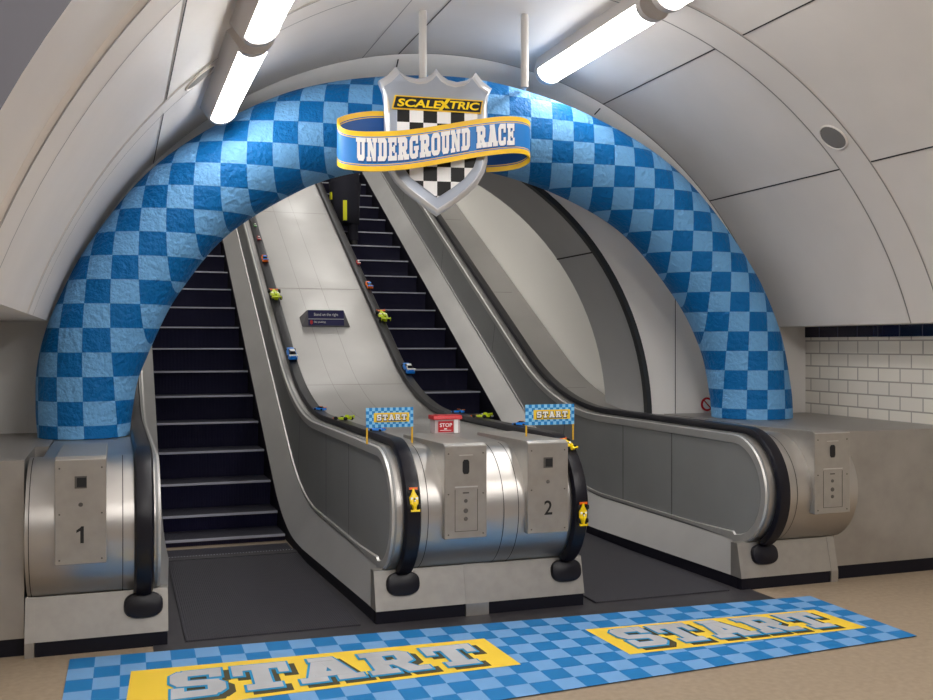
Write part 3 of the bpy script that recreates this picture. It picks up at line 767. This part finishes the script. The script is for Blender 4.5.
for i, p in enumerate(rb):
    a = rb[max(0, i - 1)]; c = rb[min(len(rb) - 1, i + 1)]
    tx, ty = c[0] - a[0], c[1] - a[1]; L = sqrt(tx * tx + ty * ty); nx, ny = ty / L, -tx / L
    rows.append([(p[0], p[1], p[2] + (p[3] - p[2]) * v) for v in vs])
    back.append([(p[0] - nx * 0.012, p[1] - ny * 0.012, p[2] + (p[3] - p[2]) * v) for v in vs])
b.grid(rows, mis=mi); b.grid(back, mis=[2 if m else 0 for m in mi])
b.grid([[r_[0] for r_ in rows], [r_[0] for r_ in back]]); b.grid([[r_[-1] for r_ in rows], [r_[-1] for r_ in back]])
k.append(b.build('ribbon', ['gold', 'ribbon', 'ribbon_back'], smooth=40)); rbn = k[-1]
front = [p for p in rb[28:68]]
LS = [0]
for a, c in zip(front, front[1:]): LS.append(LS[-1] + sqrt((c[0] - a[0]) ** 2 + (c[1] - a[1]) ** 2))
def rmap(dy, ou=0, ov=0, s0=0.05, s1=0.955):
    def fn(u, v, h):
        t = (s0 + (s1 - s0) * (u + ou)) * LS[-1]; i = 0
        while i < len(LS) - 2 and LS[i + 1] < t: i += 1
        w = (t - LS[i]) / (LS[i + 1] - LS[i]); p = [front[i][j] * (1 - w) + front[i + 1][j] * w for j in range(4)]
        vv = 0.77 - (0.55 * v) + ov - 0.04 * (1 - u)
        return (p[0], p[1] - dy - 0.001 * h, p[2] + (p[3] - p[2]) * vv)
    return fn
b = MB(); word(b, 'UNDERGROUND RACE', rmap(0.0015, 0.004, 0.035), 0.04, 0.14); o = b.build('letter_shadow', 'ribbon_back'); k.append(o)
b = MB(); word(b, 'UNDERGROUND RACE', rmap(0.005), 0.03, 0.14); o = b.build('lettering', 'white'); k.append(o)
b = MB(); b.box(1.88, 1.99, SY + 0.05, 6.60, 2.94, 3.05); k.append(b.build('bracket', 'fixture'))
reparent_local(sh, k)

# ------------------------------------------------------------------ FLUORESCENT FIXTURES
def lamp(ang, R, Y0, Y1, label, mt='tube', group='vault fluorescent lamps', w=0.1):
    a = radians(ang); c = Vector((VX + R * sin(a), 0, VZ + R * cos(a))); nrm = Vector((-sin(a), 0, -cos(a))); tan_ = Vector((cos(a), 0, -sin(a)))
    root = tag(empty('ceiling_lamp', (c.x, Y1, c.z)), label, 'lamp', group); kk = []
    back = VR - R - 0.002
    def sec(pts, Ya, Yb, nm_, m_, sm):
        b = MB(); rows = []
        for Y in (Ya, Yb): rows.append([tuple(c + tan_ * s + nrm * n_ + Vector((0, Y, 0))) for s, n_ in pts])
        b.grid(rows, True); b.poly(rows[0]); b.poly(rows[-1]); return b.build(nm_, m_, smooth=sm)
    kk.append(sec([(-w, 0), (-w, -back), (w, -back), (w, 0)], Y0, Y1, 'lamp_tray', 'fixture', False))
    half = [(w * 0.94 * cos(pi * q / 14), 0.002 + 0.07 * sin(pi * q / 14)) for q in range(15)]
    kk.append(sec(half, Y0 + 0.05, Y1 - 0.05, 'diffuser', mt, 30))
    cap = [(w * 1.0 * cos(pi * q / 14), 0.001 + 0.078 * sin(pi * q / 14)) for q in range(15)]
    for Ya, Yb in ((Y0, Y0 + 0.055), (Y1 - 0.055, Y1)): kk.append(sec(cap, Ya, Yb, 'end_cap', 'fixture', 30))
    reparent_local(root, kk); return root
lamp(-38.3, 2.9, 4.86, 6.5, 'lit fluorescent lamp above the left arm of the blue arch')
lamp(-38.3, 2.9, 3.1, 4.74, 'lit fluorescent lamp at the top edge, left, nearer of its row')
lamp(12.4, 2.9, 5.3, 6.9, 'lit fluorescent lamp above the right shoulder of the blue arch')
lamp(12.4, 2.9, 3.55, 5.17, 'lit fluorescent lamp beyond the top edge, right row')
def flat_lamp(x, y, z, L, label, mt, slope=0.0, group='other fluorescent lamps'):
    root = tag(empty('ceiling_lamp', (x, y, z)), label, 'lamp', group)
    b = MB(); b.box(-0.1, 0.1, -L / 2, L / 2, 0, 0.06); o1 = b.build('lamp_tray', 'fixture', root)
    b = MB(); half = [(0.09 * cos(pi * q / 12), -0.07 * sin(pi * q / 12)) for q in range(13)]
    rows = [[(s, Y, n_) for s, n_ in half] for Y in (-L / 2 + 0.04, L / 2 - 0.04)]; b.grid(rows, True); b.poly(rows[0]); b.poly(rows[-1])
    b.build('diffuser', mt, root, smooth=30); root.rotation_euler.x = slope; return root
for i, y in enumerate((9.6, 12.2, 14.8, 17.4)):
    zc = 0.92 + T30 * (y - 8.2)
    for dx in (-0.9, 0.9): flat_lamp(OX + dx, y, zc + 2.18, 1.6, 'fluorescent lamp along the crown of the escalator shaft', 'tube_shaft', radians(30), 'lamps along the escalator shaft')
for y in (-4, -1.6, 0.8):  # unseen lamps, added to light the fronts evenly from behind the camera
    for x in (0.6, 4.2): flat_lamp(x, y, 4.53, 1.8, 'added unseen fill lamp on the concourse ceiling', 'tube_fill', 0, 'added fill lamps on the concourse ceiling')

# ------------------------------------------------------------------ ROUND GRILLES
def vent(ang, Y, label):
    a = radians(ang); R = VR - 0.006; c = Vector(vpt(ang * pi / 180, R, Y)); n = Vector((-sin(a), 0, -cos(a))); t = Vector((cos(a), 0, -sin(a))); yv = Vector((0, 1, 0))
    root = tag(empty('ceiling_speaker', c), label, 'speaker', 'round ceiling speakers'); kk = []
    def disc(prof, nm_, m_):
        b = MB(); rows = [[tuple(c + n * h + (t * cos(q) + yv * sin(q)) * r_) for q in [2 * pi * w / 28 for w in range(28)]] for r_, h in prof]
        b.grid(rows, True); b.poly(rows[0]); b.poly(rows[-1]); return b.build(nm_, m_, smooth=30)
    kk.append(disc([(0.105, 0.0), (0.105, 0.008), (0.098, 0.011), (0.094, 0.006), (0.094, 0.0)], 'speaker_rim', 'vault_ring'))
    kk.append(disc([(0.093, 0.001), (0.093, 0.007), (0.06, 0.011)], 'grille', 'vent')); reparent_local(root, kk)
vent(43.4, 5.455, 'round grey ceiling speaker on the right side of the vault')
vent(-42.3, 5.455, 'round grey ceiling speaker on the left side of the vault, beside the lamp')

# ------------------------------------------------------------------ START BANNERS
def banner(x0, x1, y, zb0, zb1, z0, z1, label):
    root = tag(empty('start_banner', ((x0 + x1) / 2, y, min(z0, z1))), label, 'banner', 'small START banners'); kk = []
    b = MB(); b.box(x0, x1, y - 0.004, y + 0.004, zb0, zb1)
    b.uv = [None] * len(b.f)
    U = {0: 0}
    uvq = []
    for f in b.f: uvq.append([((b.v[i][0] - x0) / (x1 - x0) * 0.998 + 0.001, (b.v[i][2] - zb0) / (zb1 - zb0) * 0.998 + 0.001) for i in f])
    b.uv = uvq; kk.append(b.build('board', 'banner'))
    w, h = x1 - x0, zb1 - zb0
    b = MB(); b.box(x0 + w * .16, x1 - w * .09, y - 0.006, y - 0.003, zb0 + h * .27, zb1 - h * .26); kk.append(b.build('yellow_panel', 'yellow'))
    f = lambda dy, ox=0, oz=0: (lambda u, v, hh: (x0 + w * .22 + (w * .63) * (u + ox), y - dy - 0.0006 * hh, zb0 + h * .36 + h * .30 * (v + oz)))
    b = MB(); word(b, 'START', f(0.0065, 0.008, -0.08), 0.10, 0.22); kk.append(b.build('letter_outline', 'shadow'))
    b = MB(); word(b, 'START', f(0.0098), 0.0, 0.22); kk.append(b.build('lettering', 'white'))
    for x, z in ((x0 + 0.006, z0), (x1 - 0.006, z1)):
        b = MB(); b.tube([(x, y + 0.001, z), (x, y + 0.001, zb0 + 0.002)], 0.006, 8); kk.append(b.build('post', 'post'))
    reparent_local(root, kk)
banner(1.386, 1.674, 5.75, 1.082, 1.199, 0.986, 0.986, 'small START banner on yellow posts astride the left handrail of the centre newel')
banner(2.338, 2.662, 5.60, 1.083, 1.208, 1.016, 0.986, 'small START banner on yellow posts beside the box numbered 2')

# ------------------------------------------------------------------ EMERGENCY STOP COVER
root = tag(empty('emergency_stop', (2.06, 6.3, 0.986)), 'red and pale emergency STOP cover standing on the centre deck', 'stop button'); k = []
x0, x1, y0, y1 = 1.975, 2.15, 6.27, 6.38
b = MB(); b.prism_x([(y0 - .012, 1.078), (y0 - .004, 1.101), (y0 + .01, 1.106), (y1, 1.106), (y1 + .006, 1.078)], x0 - .012, x1 + .012); k.append(b.build('lid', 'red', bevel=.004))
b = MB(); b.box(x0, x1, y0, y1, 0.986, 1.079); k.append(b.build('case', 'clear', bevel=.004))
b = MB(); b.box(x0 + .022, x1 - .048, y0 - .003, y0 + .002, 0.996, 1.068); b.box(x1 - .002, x1 + .003, y0 + .02, y1 - .03, 0.996, 1.068); k.append(b.build('label_plate', 'red')); lp = k[-1]
k.append(put_text('lettering', 'STOP', lambda u, v: (x0 + .032 + u * .085, y0 - .004, 1.03 + v * .025), 'white', bold=.02))
b = MB(); b.box(x0 + .034, x0 + .112, y0 - .004, y0 - .002, .006 + 1.0, 1.009); b.box(x0 + .062, x0 + .082, y0 - .004, y0 - .002, 1.013, 1.021); k.append(b.build('label_mark', 'white'))
b = MB(); b.box(x1 - .042, x1 - .016, y0 - .005, y0 + .002, .988, 1.077); k.append(b.build('corner_strip', 'white'))
reparent_local(root, k)

# ------------------------------------------------------------------ SIGN ON THE SLOPING DECK
sy = 9.9; sz = dck(sy)
root = tag(empty('deck_sign', (1.97, sy, sz)), 'dark blue wedge sign on the sloping deck between the flights', 'sign'); k = []
b = MB()
xa, xb = 1.735, 2.215
pf = [(xa, sy - .03, dck(sy - .03) + .004), (xb, sy - .03, dck(sy - .03) + .004), (xb - .06, sy, sz + .155), (xa + .06, sy, sz + .155)]
pb = [(xa, sy + .14, dck(sy + .14) + .004), (xb, sy + .14, dck(sy + .14) + .004), (xb - .06, sy + .06, sz + .155), (xa + .06, sy + .06, sz + .155)]
b.poly(pf); b.poly(pb); b.grid([pf, pb], True); k.append(b.build('sign_body', 'signgrey'))
def fs(u, v, d):   # u,v on the front face
    za = dck(sy - .03) + .004; zb_ = sz + .155
    return (xa + .06 + (xb - xa - .12) * u, sy - .03 + .03 * v - d, za + (zb_ - za) * v)
b = MB(); q = [fs(0, .08, .003), fs(1, .08, .003), fs(1, .96, .003), fs(0, .96, .003)]; q2 = [fs(0, .08, -.002), fs(1, .08, -.002), fs(1, .96, -.002), fs(0, .96, -.002)]
b.poly(q); b.grid([q, q2], True); k.append(b.build('sign_face', 'navy'))
b = MB(); q = [fs(0, .45, .0045), fs(1, .45, .0045), fs(1, .475, .0045), fs(0, .475, .0045)]; b.poly(q); k.append(b.build('divider', 'white'))
k.append(put_text('lettering', 'Stand on the right', lambda u, v: fs(.16 + .68 * u, .60 + .22 * v, .0045), 'white'))
k.append(put_text('lettering', 'No smoking', lambda u, v: fs(.16 + .32 * u, .20 + .15 * v, .0045), 'white'))
b = MB(); b.poly([fs(.085 + .04 * cos(w * pi / 8), .27 + .13 * sin(w * pi / 8), .0045) for w in range(16)]); k.append(b.build('red_roundel', 'red'))
reparent_local(root, k)

# small round prohibition sign on the headwall
root = tag(empty('wall_sign', (4.80, YH - .004, 1.06)), 'small round red and white sign on the end wall beside the right arch foot', 'sign'); k = []
b = MB(); b.lathe([(.06, -.001), (.06, -.006)], (4.80, YH - .002, 1.06), 24, 0, 'Y'); k.append(b.build('sign_disc', 'red'))
b = MB(); b.lathe([(.042, -.006), (.042, -.0085)], (4.80, YH - .002, 1.06), 24, 0, 'Y'); k.append(b.build('sign_centre', 'white'))
b = MB(); b.poly([(4.80 + a, YH - .012, 1.06 + c) for a, c in ((-.035, .027), (-.027, .035), (.035, -.027), (.027, -.035))]); k.append(b.build('sign_bar', 'red')); reparent_local(root, k)

# ------------------------------------------------------------------ TOY CARS
def loft(mb, secs, mi=0, n=8):
    rows = []
    for y, hw, z0, z1 in secs: rows.append([(hw, y, z0), (hw, y, z0 * .5 + z1 * .5), (hw * .7, y, z1), (-hw * .7, y, z1), (-hw, y, z0 * .5 + z1 * .5), (-hw, y, z0)])
    mb.grid(rows, True, mi); mb.poly(rows[0], mi); mb.poly(rows[-1], mi)
def wheel_set(root, spots, r, w):
    for x, y in spots:
        b = MB(); b.lathe([(r * .8, -w), (r, -w * .7), (r, w * .7), (r * .8, w)], (x, y, r), 14, 0, 'X'); b.build('wheel', 'tyre', root, smooth=30)
def racer(col, wing):      # unit length 1, nose towards +y
    root = empty('toy_racing_car')
    b = MB(); loft(b, [(-.42, .07, .05, .20), (-.25, .12, .04, .22), (-.18, .20, .04, .18), (.10, .22, .04, .17), (.20, .14, .05, .16), (.32, .07, .06, .13), (.44, .045, .07, .11)])
    b.build('body', col, root, smooth=30)
    b = MB(); loft(b, [(-.30, .05, .2, .30), (-.16, .07, .19, .31), (-.10, .05, .17, .24)]); b.build('airbox', col, root, smooth=30)
    b = MB(); b.box(-.045, .045, -.10, .05, .165, .185); b.build('cockpit', 'ink', root)
    b = MB(); b.lathe([(.01, .0), (.035, .02), (.04, .045), (.025, .07), (.004, .078)], (0, -.05, .18), 12); b.build('helmet', 'white', root, smooth=40)
    b = MB(); b.box(-.20, .20, .41, .50, .06, .085); b.box(-.205, -.19, .40, .50, .06, .13); b.box(.19, .205, .40, .50, .06, .13); b.build('front_wing', wing, root)
    b = MB(); b.box(-.21, .21, -.50, -.42, .25, .275); b.box(-.215, -.20, -.50, -.40, .14, .29); b.box(.20, .215, -.50, -.40, .14, .29); b.box(-.02, .02, -.48, -.40, .1, .26); b.build('rear_wing', col, root)
    for s in (-1, 1):
        b = MB(); b.poly([(s * .05, .04, .178), (s * .16, -.02, .176), (s * .19, .08, .172), (s * .09, .10, .172)]); b.build('stripe', 'white', root)
    wheel_set(root, [(-.24, .28), (.24, .28), (-.23, -.30), (.23, -.30)], .10, .05); return root
def coupe(col, accent):
    root = empty('toy_racing_car')
    b = MB(); loft(b, [(-.50, .20, .06, .18), (-.40, .235, .05, .24), (-.1, .235, .05, .22), (.15, .23, .05, .21), (.38, .22, .05, .17), (.48, .15, .06, .12)]); b.build('body', col, root, smooth=30)
    b = MB(); loft(b, [(-.30, .17, .22, .25), (-.18, .16, .22, .34), (.02, .15, .21, .34), (.17, .16, .20, .22)]); b.build('windscreen', 'glass_d', root, smooth=20)
    b = MB(); b.box(-.12, .12, -.17, .01, .338, .352); b.build('roof', accent, root)
    b = MB(); b.box(-.22, .22, -.52, -.43, .30, .325); b.box(-.17, -.15, -.49, -.45, .22, .31); b.box(.15, .17, -.49, -.45, .22, .31); b.build('rear_wing', accent, root)
    wheel_set(root, [(-.2, .28), (.2, .28), (-.2, -.28), (.2, -.28)], .09, .045); return root
PROTO = {}
def toy(kind, col, acc, x, Y, L, label, front=None, side_off=0.0, flip=False, yaw=0.0):
    key = (kind, col, acc)
    if key not in PROTO: PROTO[key] = (racer if kind == 'F' else coupe)(col, acc); c = PROTO[key]
    else: c = copy_tree(PROTO[key])
    if front is not None:   # angle round the newel, 90 = top, 180 = front
        a = radians(front); r_ = BR + 0.015 + 0.0325; c.location = (x + side_off, BY + r_ * cos(a), BZ + r_ * sin(a)); rx = a - pi / 2
    else:
        d = 0.02; rx = atan2(hrz(Y + d) - hrz(Y - d), 2 * d); z = hrz(Y)
        c.location = (x + side_off, Y - sin(rx) * .0325, z + cos(rx) * .0325)
    c.rotation_euler = (rx, 0, 0)
    if yaw: c.rotation_euler = (Matrix.Rotation(rx, 3, 'X') @ Matrix.Rotation(yaw, 3, 'Z')).to_euler()
    c.scale = (L * 0.85, L, L * 0.8)
    tag(c, label, 'toy car', 'toy racing cars on the handrails')
LX_, RX_ = 1.535, 2.55
toy('F', 'c_yel', 'c_or', LX_, 0, .135, 'yellow toy racing car on the front bend of the left handrail of the centre newel', front=166)
toy('C', 'c_blue', 'c_or', LX_, 6.08, .11, 'blue and orange toy car on the handrail under the left START banner', yaw=.9)
toy('F', 'c_lime', 'c_or', LX_, 7.05, .16, 'lime toy racing car on the level left handrail, left of the left START banner', yaw=.6)
toy('C', 'c_blue', 'c_or', LX_, 7.95, .11, 'small blue and orange toy car at the foot of the left handrail slope', yaw=.8)
toy('C', 'c_blue', 'white', LX_, 9.33, .22, 'blue toy car lowest on the sloping handrail left of the dark blue sign')
toy('F', 'c_lime', 'c_or', LX_, 10.36, .26, 'lime toy racing car on the sloping handrail left of the dark blue sign')
toy('C', 'c_or', 'c_blue', LX_, 11.12, .17, 'orange toy car on the left sloping handrail, above the lime racing car')
toy('C', 'c_red', 'white', LX_, 11.6, .10, 'small red toy car second from the top of the left sloping handrail')
toy('C', 'c_green', 'white', LX_, 11.92, .085, 'tiny green toy car topmost on the left sloping handrail')
toy('F', 'c_yel', 'c_or', RX_, 0, .135, 'yellow toy racing car low on the front bend of the handrail beside box 2', front=184)
toy('F', 'c_yel', 'c_or', RX_, 0, .125, 'yellow toy racing car at the top of the newel bend, under the right START banner', front=122, yaw=.25)
toy('C', 'c_blue', 'c_or', RX_, 6.2, .11, 'blue and orange toy car on the handrail left of the right START banner', yaw=.9)
toy('F', 'c_lime', 'c_or', RX_, 6.95, .16, 'lime toy racing car on the level right handrail, right of the red STOP cover', yaw=.6)
toy('C', 'c_blue', 'c_or', RX_, 7.5, .11, 'small blue and orange toy car on the handrail behind the red STOP cover', yaw=.8)
toy('C', 'c_blue', 'white', RX_, 9.05, .22, 'blue toy car lowest on the slope of the handrail left of the right steps', side_off=.03)
toy('F', 'c_lime', 'c_or', RX_, 9.98, .26, 'lime toy racing car on the sloping handrail right of the dark blue sign', side_off=.03)
toy('C', 'c_or', 'c_blue', RX_, 10.6, .17, 'orange toy car on the right sloping handrail, above the lime racing car', side_off=.03)
toy('C', 'c_red', 'white', RX_, 11.1, .10, 'small red toy car topmost on the right sloping handrail', side_off=.03)

# ------------------------------------------------------------------ PERSON riding up, back turned
PX, PY = 2.95, 13.3
stepY = 7.66 + 0.4 * math.floor((PY - 7.66) / 0.4); pzb = nos(stepY) + 0.003
py = stepY + 0.2
def skin_body(name, verts, edges, m, parent=None, sub=2):
    me = bpy.data.meshes.new(name); me.from_pydata([v[0] for v in verts], edges, []); me.materials.append(M[m])
    o = bpy.data.objects.new(name, me); COL.objects.link(o)
    bpy.context.view_layer.objects.active = o
    md = o.modifiers.new('skin', 'SKIN'); md.use_smooth_shade = True
    for i, v in enumerate(verts):
        sv = me.skin_vertices[0].data[i]; sv.radius = v[1]; sv.use_root = (i == 0)
    s = o.modifiers.new('sub', 'SUBSURF'); s.levels = sub; s.render_levels = sub
    if parent: o.parent = parent
    return o
V = []; Ed = []
def vv(x, y, z, rx, ry=None, link=None):
    V.append(((x, y, z), (rx, ry or rx))); i = len(V) - 1
    if link is not None: Ed.append((link, i))
    return i
pel = vv(0, 0, .95, .15, .11); ab = vv(0, 0, 1.12, .14, .10, pel); ch = vv(0, .01, 1.33, .17, .115, ab); up = vv(0, .0, 1.45, .11, .08, ch); nk = vv(0, .01, 1.53, .055, .055, up)
hd0 = vv(0, .02, 1.60, .075, .085, nk); hd1 = vv(0, .02, 1.68, .078, .095, hd0); hd2 = vv(0, .015, 1.755, .05, .06, hd1)
for s in (-1, 1):
    hip = vv(s * .095, 0, .88, .10, .10, pel); kn = vv(s * .105, .015, .50, .062, .062, hip); an = vv(s * .11, -.01, .10, .042, .042, kn); toe = vv(s * .12, .13, .035, .042, .03, an)
    sh_ = vv(s * .185, 0, 1.42, .065, .065, up); el = vv(s * .25, .0, 1.15, .045, .045, sh_); wr = vv(s * .13, .24, 1.14, .03, .03, el); pa = vv(s * .07, .255, 1.14, .02, .036, wr)
    for q in range(4):
        f1 = vv(s * .03, .262, 1.115 + .017 * q, .010, .010, pa); vv(s * (-.005 + .003 * abs(q - 1.5)), .25, 1.113 + .017 * q, .008, .008, f1)
    t1 = vv(s * .06, .235, 1.185, .011, .011, pa); vv(s * .03, .232, 1.20, .009, .009, t1)
person = skin_body('person', V, Ed, 'skin')
person.location = (PX, py, pzb)
tag(person, 'person in long dark coat with yellow strips riding up the right escalator, back turned', 'person')
b = MB(); rows = []
for z, rx, ry in ((.30, .20, .17), (.5, .20, .17), (.75, .20, .165), (.95, .195, .155), (1.12, .19, .145), (1.33, .215, .16), (1.43, .19, .13), (1.49, .10, .085)):
    rows.append([(rx * cos(q), ry * sin(q) + .005, z) for q in [2 * pi * w / 28 for w in range(28)]])
b.grid(rows, True); ct = b.build('coat', 'cloth', person, smooth=60); sld = ct.modifiers.new('s', 'SOLIDIFY'); sld.thickness = .012
b = MB()
def csurf(ang, z, e=.008):
    zs_ = [(.30, .20, .17), (.5, .20, .17), (.75, .20, .165), (.95, .195, .155), (1.12, .19, .145), (1.33, .215, .16), (1.43, .19, .13)]
    for (a, r1, q1), (c, r2, q2) in zip(zs_, zs_[1:]):
        if a <= z <= c: t = (z - a) / (c - a); return ((r1 + (r2 - r1) * t + e) * cos(ang), (q1 + (q2 - q1) * t + e) * sin(ang) + .005, z)
    return (0, 0, z)
for a0, z0_, z1_ in ((-1.75, .33, .60), (-2.9, .62, .72)):
    b = MB(); b.grid([[csurf(a0 - .12, z, .02), csurf(a0 - .12, z, .0), csurf(a0 + .12, z, .0), csurf(a0 + .12, z, .02)] for z in (z0_, (z0_ + z1_) / 2, z1_)], True)
    b.build('reflective_strip', 'hivis', person, smooth=30)
b = MB(); b.grid([[csurf(2 * pi * w / 28, z, .016) for w in range(28)] for z in (1.12, 1.18)], True)
b.build('reflective_band', 'hivis', person, smooth=30)
for s in (-1, 1):
    b = MB(); rows = []
    for (x, y, z, r_) in ((.19, 0, 1.43, .085), (.225, -.01, 1.28, .07), (.25, .0, 1.15, .064), (.20, .12, 1.145, .055), (.14, .225, 1.14, .045)): rows.append([(s * x + r_ * cos(q), y + r_ * sin(q), z) for q in [2 * pi * w / 16 for w in range(16)]])
    b.grid(rows, True); b.poly(rows[0]); b.build('sleeve', 'cloth', person, smooth=60)
    b = MB(); rows = []
    for (x, y, z, r_) in ((.10, 0, .86, .125), (.105, .015, .5, .085), (.108, -.005, .2, .07), (.11, -.005, .075, .072)): rows.append([(s * x + r_ * cos(q), y + r_ * sin(q), z) for q in [2 * pi * w / 18 for w in range(18)]])
    b.grid(rows, True); b.build('trouser_leg', 'cloth', person, smooth=60)
    b = MB(); rows = []
    for (y, w_, h) in ((-.075, .03, .06), (-.05, .05, .10), (.03, .052, .10), (.12, .055, .065), (.175, .04, .04)): rows.append([(s * .115 + w_ * cos(q), y, max(0, .5 * h + .5 * h * sin(q))) for q in [2 * pi * w / 14 for w in range(14)]])
    b.grid(rows, True); b.poly(rows[0]); b.poly(rows[-1]); b.build('shoe', 'shoe', person, smooth=50)
b = MB(); rows = []
for z, r_, yy in ((1.60, .085, -.01), (1.66, .098, -.004), (1.73, .095, .0), (1.785, .06, .008), (1.80, .01, .01)): rows.append([(r_ * .88 * cos(q), yy + r_ * 1.05 * sin(q), z) for q in [2 * pi * w / 20 for w in range(20)]])
b.grid(rows, True); b.poly(rows[0]); b.build('hair', 'hair', person, smooth=60)
